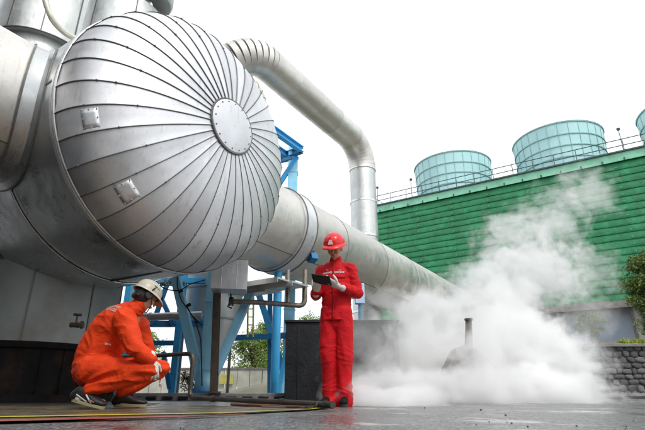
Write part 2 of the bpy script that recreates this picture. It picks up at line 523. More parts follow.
# ------------------------------------------------------------------ main steam pipe, straight through the vessel's shell
PZ, PR = 3.4803, .905
PQ = VC0 - E1*1.22
mp_ = thing('steam_main_pipe', 'long thick silver pipe running from behind the vessel past the standing worker into the steam', 'pipe', (PQ.x, PQ.y, 0))
pm = MB()
secs = [(-12,-6.5),(-6.5,-4.2),(-4.2,-2.75),(-2.75,3.62),(3.62,5.4),(5.4,7.6),(7.6,9.8),(9.8,12.5),(12.5,16),(16,20)]
for i, (s0, s1) in enumerate(secs):
    rr0 = PR if s0 >= 3.6 or s0 < 0 else PR+.03
    cx = PQ + E2*0
    if i == 3: rr0 = PR
    for q in range(3):
        pm.lathe(cx, E2, [(s0, rr0), (s1, rr0+.006)], 20, 0, a0=q*2*PI/3+.35, a1=(q+1)*2*PI/3+.35, tint=rnd.random())
        aa = q*2*PI/3+.35
        x = UP; y = E2.cross(x)
        d = x*math.cos(aa) + y*math.sin(aa)
        pm.beam(cx+E2*s0+d*(rr0+.004), cx+E2*s1+d*(rr0+.004), .02, .010, 1 if i in (3,4) and q == 0 else 2, ref=d)
    pm.tube([cx + E2*s1 + (E1*math.cos(k*PI/40)+UP*math.sin(k*PI/40))*(rr0+.008) for k in range(80)], .010, 6, 1 if i in (2,3) else 2, closed=True)
pm.lathe(PQ, E2, [(19.99, PR), (20, .001)], 40, 0)
pm.build('jacket', [M['clad_warm'], M['seam'], M['joint']], mp_)
# raised band (flange cover) a little past the vessel
fb = MB()
fb.lathe(PQ, E2, [(3.60, PR), (3.61, PR+.045), (3.98, PR+.045), (3.99, PR)], 64, 0, tint=.8)
for s_ in (3.61, 3.98):
    fb.tube([PQ + E2*s_ + (E1*math.cos(k*PI/40)+UP*math.sin(k*PI/40))*(PR+.048) for k in range(80)], .014, 6, 1, closed=True)
fb.build('flange_cover', [M['clad'], M['seam']], mp_)
# sheet collar where the pipe leaves the shell on both sides
for sg in (-1, 1):
    cl = MB(); rings = []
    N = 72
    def ip(ph, r, off=0.0):
        zz = r*math.sin(ph)
        k_ = (VC - PQ).dot(E2); zr = zz + PQ.z - VC.z
        return PQ + E1*(r*math.cos(ph)) + UP*zz + E2*(k_ + sg*(math.sqrt(VR*VR - zr*zr) + off))
    vs = []
    prof = [(PR+.10, .010), (PR+.10, .016), (PR+.03, .04), (PR+.012, .14), (PR+.012, .20)]
    for r_, of in prof:
        vs += [ip(2*PI*k/N, r_, of) for k in range(N)]
    cl.add(vs, [(i*N+k, i*N+(k+1)%N, (i+1)*N+(k+1)%N, (i+1)*N+k) for i in range(len(prof)-1) for k in range(N)], 0, .3)
    cl.tube([ip(2*PI*k/N, PR+.10, .014) for k in range(N)], .012, 6, 1, closed=True)
    cl.tube([ip(2*PI*k/N, PR+.02, .20) for k in range(N)], .012, 6, 1, closed=True)
    cl.build('collar', [M['shell'], M['joint']], mp_)
# dark blue valve box strapped to the flange cover
vb = MB()
q = PQ + E2*4.15 + (E1*.74 + UP*-.67).normalized()*(PR+.06)
vb.box(q, (.16,.20,.15), Matrix.Rotation(R(30),3,'Z')@Matrix.Rotation(R(-20),3,'X'))
vb.tube([q, q+Vector((0,-.05,.22)), q+Vector((.02,.02,.36))], .028, 10, 1)
vb.tube([q+Vector((-.05,0,0)), q+Vector((-.26,.06,-.05))], .018, 8, 1)
vb.build('valve_box', [M['blue_dark'], M['brownsteel']], mp_, bevel=.01)

# ------------------------------------------------------------------ what stands on top of the vessel, cut by the frame
n1 = thing('surge_drum', 'grey sheet-metal drum standing on the vessel at the top left corner', 'drum', (VC.x-3.0, VC.y+1, 5.2))
dc = VC - E1*5.0 - E2*.1; dc.z = 0
d1 = MB()
d1.lathe(dc, UP, [(7.1, .30), (7.1, 1.02), (10.0, 1.02)], 48, 0, tint=.8)
d1.tube([dc + UP*7.1 + Vector((math.cos(k*PI/24), math.sin(k*PI/24), 0))*1.03 for k in range(48)], .018, 6, 1, closed=True)
for k in range(10):
    a = k*PI/5+.2; d = Vector((math.cos(a), math.sin(a), 0)); d1.beam(dc + d*1.025 + UP*7.1, dc + d*1.025 + UP*10, .025, .012, 1, ref=d)
d1.build('drum', [M['clad_dull'], M['seam']], n1)
d2 = MB()
d2.lathe(dc, UP, [(5.0, .86), (6.3, .86), (6.32,.90), (7.1, .90)], 48, 0, tint=.2)
for z in (6.1, 6.32):
    d2.tube([dc + UP*z + Vector((math.cos(k*PI/24), math.sin(k*PI/24), 0))*.90 for k in range(48)], .022, 6, 1, closed=True)
d2.build('neck', [M['clad_dull'], M['seam']], n1)
bt = MB()
pts = [at(44,-40,5.1), at(45,2,5.1), at(53,22,5.2), at(66,34,5.4), at(84,42,5.75)]
bt.tube(bend(pts, .35, 8), .042, 14)
o = bt.build('relief_tube', simple('cream_tube', (.62,.60,.52), .4, .3)); tag(o, 'thin cream bent tube coming down onto the vessel beside the corner drum', 'tube')
n2 = thing('vent_duct', 'wide pale sheet duct rising from the vessel top near the upper frame edge', 'duct', (VC.x, VC.y, 5.3))
vc2 = VC - E1*2.3 + E2*.15; vc2.z = 0
v2 = MB()
v2.lathe(vc2, UP, [(5.0, .95), (5.6, .74), (7.1, .70)], 40, 0, tint=.9)
for k in range(10):
    a = k*2*PI/10
    d = Vector((math.cos(a), math.sin(a), 0))
    v2.beam(vc2 + d*.955 + UP*5.0, vc2 + d*.745 + UP*5.6, .025, .012, 1, ref=d)
v2.tube([vc2 + UP*5.6 + Vector((math.cos(k*PI/24), math.sin(k*PI/24), 0))*.75 for k in range(48)], .02, 6, 1, closed=True)
for k in range(6):
    a = k*PI/3-.9; d = Vector((math.cos(a), math.sin(a), 0)); v2.beam(vc2 + d*.742 + UP*5.62, vc2 + d*.705 + UP*7.1, .025, .012, 1, ref=d)
v2.build('duct', [M['clad_dull'], M['seam']], n2)
v3 = MB()
vq = at(148, 0, 7.2); zq = vq.z - .10; vq.z = 0
v3.tube([vc2 + UP*7.0, vq + UP*(zq+.6)], .2, 16, 0)
v3.lathe(vq, UP, [(zq, .1), (zq, .44), (zq+.08, .48), (zq+.9, .48)], 48, 0, tint=.3)
v3.build('rim_plate', [M['clad_dull']], n2)

# ------------------------------------------------------------------ overhead pipe: horizontal run, elbow down behind the main pipe
OR = .47
YV = 15.4
pv = at(363.5, 200, YV); pv.z = 0
ztop = at(360, 142, YV).z - .2
oh = thing('overhead_pipe', 'slimmer weathered pipe crossing the sky and bending down vertically behind the steam main', 'pipe', (pv.x, pv.y, 0))
def seg_pipe(mb, pts, r, mats_ring=1, tint=None, seg=1):
    mb.tube(pts, r, 28, 0, True, rnd.random() if tint is None else tint)
BRD = 1.0
hl = MB()
near = pv - E2*6.6 + UP*ztop
cor = pv + UP*ztop
# straight horizontal run in three sheets
A0 = near + E2*BRD; A1 = cor - E2*BRD
for i in range(4):
    a, b = A0.lerp(A1, i/4), A0.lerp(A1, (i+1)/4)
    hl.tube([a, b], OR, 28, 0, True, rnd.random()); hl.lathe(b, E2, [(-.02,OR),(-.02,OR+.008),(.02,OR+.008),(.02,OR)], 28, 1)
hl.build('horizontal_run', [M['clad_warm'], M['clad_warm']], oh)
# far elbow and the vertical leg
ev = MB()
cen = A1 - UP*BRD
NE = 9
for i in range(NE):
    t0, t1 = PI/2*i/NE, PI/2*(i+1)/NE
    p = [cen + UP*BRD*math.cos(t) + E2*BRD*math.sin(t) for t in (t0, t1)]
    ev.tube(p, [OR+.004, OR+.012], 28, 0, True, rnd.random())
ev.build('far_elbow', [M['clad_warm']], oh)
vl = MB()
zt = ztop - BRD
nz_ = 6
for i in range(nz_):
    z0, z1 = zt*(i)/nz_, zt*(i+1)/nz_
    vl.tube([pv+UP*z0, pv+UP*z1], OR-.01*(i%2), 28, 0, True, .6+.4*rnd.random())
    vl.lathe(pv+UP*z1, UP, [(-.03,OR),(-.03,OR+.012),(.03,OR+.012),(.03,OR)], 28, 1)
vl.build('vertical_leg', [M['clad_dull'], M['seam_light']], oh)
# near elbow, many narrow gore rings, turning down and left behind the vessel
ne = MB()
D = (-E1*.75 - UP*.66).normalized()
c2 = A0 + D*BRD
NE = 12
for i in range(NE):
    t0, t1 = R(105)*i/NE, R(105)*(i+1)/NE
    p = [c2 - D*BRD*math.cos(t) - E2*BRD*math.sin(t) for t in (t0, t1)]
    ne.tube(p, [OR+.010, OR+.002], 28, 0, True, rnd.random())
pe = c2 - D*BRD*math.cos(R(105)) - E2*BRD*math.sin(R(105))
dd = (D*math.sin(R(105)) - E2*math.cos(R(105))*1.0)
ne.tube([pe, pe + (D*math.cos(R(15)) + E2*math.sin(R(15)))*3.2], OR, 28, 0, True, .5)
ne.build('near_elbow', [M['clad_warm']], oh)

# second smaller domed vessel behind the head
sv = thing('rear_vessel', 'small cream domed vessel peeking out behind the big dome below the overhead pipe', 'vessel', (-1.2, 9, 0))
s2 = MB()
sc0 = at(240, 103, 9.6)
RR2 = .82
for k in range(18):
    tint = rnd.random()
    s2.lathe(sc0, E1, [(-4, RR2), (0, RR2)] + [(RR2*.62*math.sin(t*PI/16), RR2*math.cos(t*PI/16)) for t in range(1, 9)], 3, 0, a0=2*PI*k/18, a1=2*PI*(k+1)/18, tint=tint)
    a = 2*PI*k/18
    d = E2*0 + (UP*math.cos(a) + E1.cross(UP)*math.sin(a))
    s2.tube([sc0 + E1*(RR2*.62*math.sin(t*PI/16)) + d*(RR2*math.cos(t*PI/16)+.006) for t in range(0, 8)], .009, 5, 1, False)
s2.build('domed_shell', [simple('cream_cladding', (.66,.63,.54), .5, .5, .1, 3, .1), M['seam']], sv)
for sx in (-3.2, -.3):
    l = MB(); q = sc0 + E1*sx; l.beam((q.x,q.y,0),(q.x,q.y,q.z-RR2+.05), .16,.16); l.build('leg', M['blue'], sv)

# ------------------------------------------------------------------ blue steelwork
def column(parent, u, Y, w, z0, z1, mat, name='column', base=True):
    x = gx(u, Y, z0 + .3)
    mb = MB()
    mb.hbeam((x, Y, z0), (x, Y, z1), w, w, .022, 0, ref=Vector((0,1,0)))
    mb.beam((x-w/2+.012, Y, z0), (x-w/2+.012, Y, z1), .014, w*.9, 0, ref=Vector((0,1,0)))
    if base: mb.box((x, Y, z0+.012), (w*1.7, w*1.7, .024))
    if base:
        for sx in (-1,1):
            mb.box((x+sx*w*.62, Y-w*.62, z0+.04), (.03,.03,.035))
    return mb.build(name, mat, parent, smooth=False)
def box_col(parent, a, b, w, mat, name='brace', n_=0):
    mb = MB(); mb.beam(a, b, w, w, 0, ref=Vector((0,1,0)))
    if n_:
        a, b = Vector(a), Vector(b)
        for k in range(n_):
            p = a.lerp(b, .12+.76*k/max(1,n_-1)); q = p + (b-a).normalized()*.03
            mb.beam(p, q, w*1.12, w*1.12, 0, ref=Vector((0,1,0)))
    return mb.build(name, mat, parent, smooth=False, bevel=.006)
PT = .12
rz0 = Matrix.Rotation(-.5, 3, 'Y')
fr = thing('support_frame', 'bright blue steel frame with V braces meeting at one post, right of the crouching worker', 'steel frame', (gx(205, 8.9), 8.9, PT))
Y = 8.9
pc0 = at(204.5, 389, Y); pc0.z = PT
box_col(fr, pc0, (pc0.x+.02, Y, 3.3), .215, M['blue_light'], 'column', 3)
bp_ = MB(); bp_.box((pc0.x, Y, PT+.015), (.45,.42,.03)); 
for sx in (-1,1):
    bp_.tube([(pc0.x+sx*.17, Y-.16, PT+.03), (pc0.x+sx*.17, Y-.16, PT+.075)], .016, 6)
bp_.build('base_plate', M['blue_dark'], fr, smooth=False)
gs = MB()
gs.add([pc0+Vector((-.17,-.125,.03)), pc0+Vector((.17,-.125,.03)), pc0+Vector((.13,-.125,.34)), pc0+Vector((-.13,-.125,.34))], [(0,1,2,3)])
o = gs.build('gusset_plate', M['blue_light'], fr); so = o.modifiers.new('t','SOLIDIFY'); so.thickness = .018
box_col(fr, pc0+Vector((-.10,.0,.22)), at(172, 262, Y), .165, M['blue_light'], 'brace')
box_col(fr, pc0+Vector((.13,.0,.25)), at(252, 290, Y), .15, M['blue_light'], 'brace')
# cable clips along the left brace
cc_ = MB()
for pl_ in ([at(178,262,8.75), at(177,285,8.74), at(181,300,8.75), at(190,312,8.72), at(196,322,8.72), at(201,340,8.74), at(202,386,8.74)],
            [at(150,262,8.9), at(158,285,8.8), at(168,290,8.74), at(180,291,8.72), at(190,284,8.74), at(205,280,8.74)],
            [at(186,305,8.7), at(192,316,8.7), at(203,326,8.7)]):
    cc_.tube(bend(pl_, .08, 4), .011, 8)
for (u_, v_) in ((181,291), (189,305), (197,322)):
    p_ = at(u_, v_, 8.7); cc_.box(p_, (.07,.05,.05), rz0)
cc_.build('cable', M['rubber'], fr)

fl = thing('bracing_tower', 'darker blue steel frame seen behind the helmet of the crouching worker', 'steel frame', (gx(150, 10.4), 10.4, PT))
for u, mt, w_ in ((125, 'blue_light', .2), (174, 'blue', .13)):
    x = gx(u, 10.4, .5)
    box_col(fl, (x, 10.4, PT), (x, 10.4, 3.2), w_, M[mt], 'column', 3)
box_col(fl, at(118, 324, 10.4), at(206, 324, 10.4), .13, M['blue_dark'], 'beam')
box_col(fl, at(118, 343, 10.4), at(174, 343, 10.4), .10, M['blue_dark'], 'beam')
box_col(fl, at(163, 352, 10.35), at(170, 389, 10.35), .09, M['blue_dark'], 'brace')
box_col(fl, at(152, 326, 10.3), at(168, 282, 10.3), .09, M['blue_dark'], 'brace')
box_col(fl, at(174, 326, 10.3), at(154, 282, 10.3), .09, M['blue_dark'], 'brace')
box_col(fl, at(118, 281, 10.4), at(206, 281, 10.4), .12, M['blue'], 'beam')

# tall frame behind the steam main: its head shows above, its feet beside the dark wall
ft_ = thing('pipe_rack', 'tall blue pipe rack whose top shows right of the dome against the sky', 'pipe rack', (gx(293, 12), 12, 0))
xt = at(293, 170, 12)
ztp = at(296, 148, 12).z
box_col(ft_, (xt.x, 12, 0), (xt.x, 12, ztp-.02), .26, M['blue_light'], 'column', 5)
t1 = MB(); e = at(302, 150, 11.7); e2_ = at(301, 156, 11.7)
t1.hbeam(e, e - E2*3.0, .14, .16, .02); t1.hbeam(e + E1*-.55 + UP*0, e - E1*.55 - E2*3.0, .14, .16, .02)
t1.build('top_beam', M['blue'], ft_, smooth=False)
t2 = MB(); t2.hbeam(e, e - E1*1.6, .14, .16, .02); t2.build('cross_beam', M['blue_dark'], ft_, smooth=False)
box_col(ft_, at(297, 157, 11.9), at(278, 186, 11.9), .12, M['blue'], 'brace')
box_col(ft_, at(292, 158, 11.9), at(268, 164, 11.9), .11, M['blue_dark'], 'brace')
box_col(ft_, at(258, 292, 11.9), at(284, 372, 11.9), .15, M['blue'], 'brace')
box_col(ft_, at(270, 398, 12), at(270, 290, 12), .12, M['blue_dark'], 'column')
box_col(ft_, at(233, 338, 11.8), at(300, 335, 11.8), .13, M['blue_dark'], 'beam')
box_col(ft_, at(290, 330, 11.6), at(278, 395, 11.6), .10, M['blue'], 'brace')

# round blue prop under the steam main
pr = MB()
xb = gx(275.5, 9.85, .8)
pr.tube([(xb, 9.85, 0), (xb, 9.85, 2.66)], .088, 18)
pr.lathe((xb, 9.85, 0), UP, [(0,.17),(.02,.17),(.02,.09)], 18)
pr.lathe((xb, 9.85, 2.56), UP, [(0,.09),(0,.16),(.03,.16)], 18)
tag(pr.build('pipe_prop', M['blue'], loc=(xb, 9.85, 0)), 'round bright blue prop standing left of the dark wall under the steam main', 'post')

# brown post beside the V brace column
bpz = MB(); q = at(214, 389, 8.3); q.z = PT
qt = Vector((gx(217, 8.3, 2.1), 8.3, 2.4))
bpz.hbeam(q, qt, .11, .12, .02, ref=Vector((0,1,0)))
bpz.box(q + UP*.012, (.2,.2,.024))
tag(bpz.build('rusty_post', M['brownsteel'], smooth=False), 'dark brown steel post directly right of the pale blue column', 'post')

# insulated box under the pipe and drip ledges
ib = thing('duct_box', 'plain light metal box hanging under the vessel above the brown post', 'duct', tuple(at(230, 280, 8.0)))
m1 = MB(); c0 = at(230, 277, 8.0)
rz = Matrix.Rotation(math.atan2(E1.y, E1.x), 3, 'Z')
rb_ = Matrix.Rotation(.14, 3, 'Z')
m1.box(c0, (.60,.42,.50), rb_)
for k in range(2): m1.box(c0 + rb_ @ Vector((-.13+.25*k,-.212,0)), (.010,.006,.49), rb_)
m1.build('box_casing', M['clad'], ib, bevel=.01)
m2 = MB()
for k, (u, v, l, dz) in enumerate(((262, 284, 1.1, .03), (272, 288, 1.3, .02), (255, 292, .9, .02))):
    c = at(u, v, 8.4 + .25*k); m2.box(c, (l, .5, .03), rz); m2.box(c - E2*.25 + UP*-.03, (l, .012, .09), rz)
m2.build('ledge', M['clad_warm'], ib, smooth=False)

# brown lagged pipe loop under the steam main
lp = thing('drain_loop', 'thin brown pipe loop with rounded corner below the steam main beside the standing worker', 'pipe', tuple(at(265, 303, 8.6)))
m1 = MB()
pts = [at(229,301.5,8.6), at(260,302.5,8.6), at(304.5,306,8.6), at(305,270,8.6)]
m1.tube(bend(pts, .12, 8), .046, 14, 0)
m1.build('loop_pipe', M['pipe_brown'], lp)
m1 = MB(); m1.tube([at(288,304,8.62), at(288,270,8.62)], .04, 14); m1.build('riser', M['pipe_brown'], lp)
m1 = MB()
q = at(231, 301.5, 8.6)
for dx in (0, .05): m1.lathe(q+Vector((dx-.03,0,0)), (1,0,0), [(0,.085),(.02,.085),(.02,.03)], 16)
m1.tube([q+Vector((-.02,0,-.02)), q+Vector((-.05,-.03,-.10)), q+Vector((.03,-.03,-.13))], .014, 8)
m1.tube([q+Vector((0,0,.05)), q+Vector((-.02,0,.16))], .016, 8)
m1.build('flange', M['brownsteel'], lp)
# clamp bolts
# grey lagged pipe behind the crouching worker, head height
gp_ = MB(); gp_.tube([at(120,318,9.3), at(202,315,9.3)], .075, 18)
for u in (150,176): gp_.lathe(at(u,316.7,9.3), (1,0,0), [(-.02,.075),(-.02,.083),(.02,.083),(.02,.075)], 18)
tag(gp_.build('lagged_pipe', M['clad_warm']), 'short grey lagged pipe at head height behind the crouching worker', 'pipe')
# valve wheel peeking beside helmet
vw = thing('gate_valve', 'small valve with a white hand wheel high behind the helmet of the crouching worker', 'valve', tuple(at(169, 285, 9.4)))
m1 = MB(); c = at(169,281,9.4)
m1.tube([c + Vector((math.cos(k*PI/12)*.085, 0, math.sin(k*PI/12)*.085)) for k in range(24)], .016, 8, closed=True)
m1.tube([c-Vector((.08,0,0)), c+Vector((.08,0,0))], .01, 6); m1.tube([c-Vector((0,0,.08)), c+Vector((0,0,.08))], .01, 6)
m1.build('hand_wheel', M['pale_concrete'], vw)
m1 = MB(); m1.tube([c, c+Vector((0,.25,0))], .016, 8); m1.tube([c+Vector((-.25,.25,0)), c+Vector((.25,.25,0))], .05, 12)
m1.lathe(c+Vector((0,.12,0)), (0,1,0), [(0,.03),(0,.07),(.03,.07),(.06,.05),(.12,.06)], 14)
m1.build('valve_body', M['grey'], vw)

# low black pipe: comes out behind the worker, drops, then runs along the ground
m1 = MB()
pa = at(193.5, 353.5, 5.7)
p0 = pa - E1*3.0
p1 = Vector((pa.x, pa.y, .075))
p2 = Vector((gx(333, 4.05), 4.05, .046)); p2.z = .036; PD = (p2-p1).normalized(); PS = Vector((PD.y, -PD.x, 0))
m1.tube(bend([p0, pa, p1, p2], .09, 8), .025, 16)
for f_ in (.22, .72):
    q = p1.lerp(p2, f_); m1.lathe(q, PD, [(-.03,.028),(-.03,.033),(.03,.033),(.03,.028)], 16)
m1.lathe(p2, PD, [(-.09,.026),(-.09,.032),(-.075,.032),(-.075,.027),(-.02,.027),(-.02,.030),(0,.030),(0,.022),(-.2,.018)], 18)
m1.box(p2 - PD*.12 + Vector((0,0,-.028)), (.07,.08,.012), rz)
m1.tube([p2 - PD*.12 + PS*.05 + UP*.02, p2 - PD*.10 + PS*.09 - UP*.01, p2 - PD*.2 + PS*.11 - UP*.02], .010, 8)
tag(m1.build('blow_down_pipe', M['darkpipe']), 'low dark pipe running along the ground from the crouching worker to an open end', 'pipe')
m1 = MB(); m1.tube([p1.lerp(p2,.45)+PS*.12-UP*.035, p2+PS*.10-PD*.12-UP*.025], .014, 8)
tag(m1.build('steel_bar', M['rust']), 'thin rusty bar lying on the ground in front of the open pipe end', 'bar')
m1 = MB(); m1.tube([p1.lerp(p2,.72)+PS*.22-UP*.035, p2+PS*.02-PD*.30-UP*.032], .011, 8)
tag(m1.build('steel_bar', M['brownsteel']), 'shorter dark bar slanting in to touch the open pipe end', 'bar')

# grey hopper behind the column
hp_ = thing('hopper', 'dull grey conical hopper behind the pale blue column', 'hopper', tuple(at(210, 380, 11.3)))
hc = at(209, 340, 11.3); hc.z = 0
m1 = MB(); m1.lathe(hc, UP, [(.30,.07),(.34,.10),(.36,.10),(.36,.08),(1.7,.72),(3.2,.72),(3.2,.001)], 40)
m1.build('cone', M['clad_dull'], hp_)
m1 = MB()
for z in (1.7, 2.4): m1.lathe(hc, UP, [(z-.02,.72),(z-.02,.745),(z+.02,.745),(z+.02,.72)], 40)
m1.build('hoop', M['grey'], hp_)
for k in range(3):
    m1 = MB(); a = k*2*PI/3+.9; d = Vector((math.cos(a), math.sin(a), 0))
    m1.beam(hc + d*.66 + UP*PT, hc + d*.66 + UP*2.0, .06, .06); m1.build('leg', M['grey'], hp_, smooth=False)

# yellow ladder on the rack
ld = thing('ladder', 'narrow yellow ladder behind the right arm of the V brace', 'ladder', tuple(at(250, 336, 11.2)))
for u in (247.5, 253):
    m1 = MB(); m1.tube([at(u, 337, 11.2), at(u+.5, 296, 11.2)], .022, 8); m1.build('rail', M['yellow'], ld)
for k in range(5):
    v = 333 - k*8; m1 = MB(); m1.tube([at(247.5+.1*k, v, 11.2), at(253+.1*k, v, 11.2)], .014, 6); m1.build('rung', M['yellow'], ld)
m1 = MB(); m1.tube([at(157, 326, 10.6), at(160, 300, 10.6)], .018, 8); m1.tube([at(150, 326, 10.6), at(158, 306, 10.6)], .014, 8)
tag(m1.build('yellow_handrail', M['yellow']), 'thin yellow handrail glimpsed between the dark blue braces', 'handrail')

# ------------------------------------------------------------------ dark wall behind the standing worker
dw = thing('dark_wall', 'low black wet wall standing behind the legs of the standing worker', 'wall', (gx(300,8),8,0))
m1 = MB()
x0, x1 = gx(284, 8), gx(402, 8)
m1.box(((x0+x1)/2, 8.5, .61), (x1-x0, 1.0, 1.22))
for k in range(5): m1.box((x0+.2+k*.41, 7.995, .60), (.012,.014,1.18), None, 0)
m1.build('wall_body', M['darkbox'], dw, bevel=.010)
m1 = MB(); m1.box(((x0+x1)/2, 8.5, 1.245), (x1-x0+.05, 1.06, .045)); m1.build('coping', M['darkbox'], dw, bevel=.008)

# ------------------------------------------------------------------ vent block and stack standing in the steam
vb_ = thing('silencer', 'brown stained silencer hood with an upright pipe half hidden in the white steam', 'silencer', tuple(at(468, 394, 6.5)))
q = at(466, 394, 7.1); q.z = 0; SS = .62
m1 = MB()
prof = [(-.50,.0),(-.46,.66),(-.16,1.18),(.05,1.24),(.62,.86),(.66,.0)]
vs = []
for yy in (-.5,.5):
    vs += [q + Vector((a*SS, yy*SS*(1-.15*z), z*SS)) for a, z in prof]
K = len(prof)
m1.add(vs, [tuple(range(K)), tuple(range(2*K-1, K-1, -1))] + [(i+1, i, K+i, K+i+1) for i in range(K-1)] + [(0, K-1, 2*K-1, K)])
m1.build('hood', M['hood'], vb_, smooth=False, bevel=.04)
m1 = MB(); a = q + Vector((.10, 0, .66)); m1.tube([a, a + Vector((.05,0,.48))], [.065,.045], 16)
m1.lathe(a+Vector((.05,0,.47)), UP, [(0,.045),(0,.06),(.03,.06),(.03,.03)], 16)
m1.build('vent_pipe', M['brownsteel'], vb_)

# dark hall added out of view, near left, so the metal mirrors dark walls
hall = thing('unseen_dark_hall', 'dark sheet-clad hall added out of view behind the camera to darken metal reflections', 'light blocker', (-9, -5, 0))
m1 = MB()
m1.box((-11.5, -3.0, 6.6), (5.0, 19.0, 13.2)); m1.box((-4.0, -12.0, 2.6), (22.0, 5.0, 5.2))
for k in range(20): m1.box((-8.97, -12.2+.9*k, 6.6), (.06, .10, 13.0))
for k in range(26): m1.box((-14.5+.8*k, -9.47, 2.6), (.10, .06, 5.0))
m1.build('wall', simple('unseen_hall_sheet', (.035,.035,.036), .7, .1), hall, smooth=False)
m1 = MB(); m1.box((-11.5,-3.0,13.27), (5.4,19.4,.14)); m1.box((-3.8,-12.0,5.27), (21.8,5.4,.14)); m1.build('roof', M['grey'], hall, smooth=False)
m1 = MB(); m1.box((-8.95, -1.0, 1.5), (.10, 2.4, 3.0)); m1.build('door', M['blue_dark'], hall, smooth=False)

cbx = thing('switch_box', 'small pale blue box on a short post beside the elbow of the standing worker', 'box', tuple(at(359, 322, 8.4)))
m1 = MB(); q = at(359.5, 294, 8.4); m1.box(q, (.17,.14,.36)); m1.build('casing', simple('powder_blue_casing', (.45,.60,.80), .5), cbx, bevel=.01)
m1 = MB(); q2 = Vector((q.x, q.y, 1.27)); m1.tube([q2, q - UP*.17], .03, 10); m1.box(q2 + UP*.01, (.12,.12,.02)); m1.build('post', M['blue_dark'], cbx)

# ------------------------------------------------------------------ cooling tower
def wave_green():
    m, n, b = new_mat('green_louvre_sheet')
    co = coords(n)
    f = nz(n, co, .9, 6, .65)
    c = ramp(n, f, [(.3, (.005,.125,.045)), (.55, (.008,.21,.075)), (.75, (.028,.33,.14))]).outputs[0]
    st = ramp(n, nz(n, coords(n, (2.0, 2.0, .35)), 1.6, 6, .7), [(.50, 0), (.70, .5)]).outputs[0]
    c = mixc(n, st, c, (.010,.10,.045))
    sp = ramp(n, nz(n, co, 4.5, 5, .7), [(.58, 0), (.70, .5)]).outputs[0]
    c = mixc(n, sp, c, (.16,.17,.10))
    n.links.new(c, b.inputs['Base Color']); b.inputs['Roughness'].default_value = .5
    bp = node(n, 'ShaderNodeBump', {'Height': nz(n, co, 2.2, 4), 'Strength': .6, 'Distance': .12})
    n.links.new(bp.outputs[0], b.inputs['Normal'])
    return m
M['green'] = wave_green()
M['green_dark'] = simple('dark_green_gap', (.012,.035,.02), .8, 0, .5, 1.5, .2, 5, dirt=(.10,.085,.05), dirt_amt=.5)  # dark green backing behind the slats, blotched with brown
M['mint'] = simple('mint_fascia', (.24,.58,.40), .5, 0, .12, 1.2, .1, 6, dirt=(.05,.2,.12), dirt_amt=.4)
M['stack'] = simple('pale_aqua_fibreglass', (.42,.68,.69), .45, 0, .06, .5, .05, 4, dirt=(.30,.53,.54), dirt_amt=.4)
M['stack_rib'] = simple('aqua_rib', (.25,.45,.44), .5, bump=0)
M['railgrey'] = simple('grey_rail', (.05,.085,.085), .5, .2, bump=0)
M['panel'] = simple('blue_grey_panel', (.30,.36,.45), .4, .1, .1, .6, .1, 3, dirt=(.3,.33,.38), dirt_amt=.5)
T0 = Vector((5.633, 46, 0)); ZT = 18.40; ZB = 6.6; TL = 46
tw = thing('cooling_tower', 'long green slatted cooling tower with pale round fan stacks on its roof', 'cooling tower', (T0.x, T0.y, 0))
def TP(s, d, z): return T0 + E1*s + E2*d + UP*z
m1 = MB()
rows = 19; rh = (ZT - .75 - ZB)/rows
rn = random.Random(5)
for i in range(rows):
    z0 = ZB + rh*i; z1 = z0 + rh
    seg = 26
    for side in (0, 1):
        Lx = TL if side == 0 else 14
        vs = []
        for k in range(seg*2+1):
            s_ = Lx*k/(seg*2)
            sag = .05*noise.noise(Vector((s_*.45, i*3.1, side*9))) + .02*noise.noise(Vector((s_*2, i, 4)))
            for zz, out in ((z0 - .10 + sag, .15), (z0+.06+sag, .19), (z0 + rh*.86 + sag*.5, .08), (z0 + rh*1.02, .05)):
                vs.append(TP(s_, -out, zz) if side == 0 else TP(-out, s_, zz))
        nn = seg*2+1
        F = [(k*4+j, (k+1)*4+j, (k+1)*4+j+1, k*4+j+1) for k in range(nn-1) for j in range(3)]
        m1.add(vs, F, 0, rn.random())
lw = m1
m1 = MB()
m1.box(TP(TL/2, 7.1, (ZB+ZT)/2-.3), (TL-.1, 13.9, ZT-ZB-.8), rz)
m1.build('inner_wall', M['green_dark'], tw)
m1 = MB()
for k in range(14):
    s_ = 1.2 + k*3.4
    for i in range(rows):
        z0 = ZB + rh*i
        lw.box(TP(s_, -.27, z0+.05), (.10, .05, .12), rz, 1)
lw.build('louvre_wall', [M['green'], simple('pale_bracket', (.08,.30,.15), .6, bump=0)], tw, angle=50)
m1 = MB()
m1.box(TP(TL/2, -.30, ZT-.42), (TL+.6, .06, .72), rz)
m1.box(TP(-.30, 7, ZT-.42), (.06, 14.5, .72), rz)
for k in range(30):
    m1.box(TP(.6+k*1.55, -.36, ZT-.66), (.10,.08,.22), rz, 1)
m1.build('fascia', [M['mint'], M['railgrey']], tw, smooth=False)
m1 = MB(); m1.box(TP(TL/2, 6.8, ZT-.03), (TL+.9, 14.6, .10), rz); m1.build('deck', M['railgrey'], tw)
m1 = MB(); m1.box(TP(TL/2, -.05, ZB-.32), (TL+.3, .8, .5), rz); m1.box(TP(TL/2, 13, ZB-.32), (TL+.3, .8, .5), rz)
m1.build('base_beam', simple('stained_base_concrete', (.17,.15,.14), .7, 0, .3, 1, .3, 6, dirt=(.06,.05,.04), dirt_amt=.6), tw)
for k in range(10):
    m1 = MB(); q0 = TP(.6+5*k, .2, 0); m1.beam(q0, q0+UP*(ZB-.57), .45, .45, 0, ref=Vector((0,1,0))); m1.build('pier', M['concrete'], tw, smooth=False)
m1 = MB(); m1.box(TP(TL/2, 1.6, 3.1), (TL, .1, 6.2), rz); m1.build('casing_panel', M['panel'], tw, smooth=False)
rl = MB()
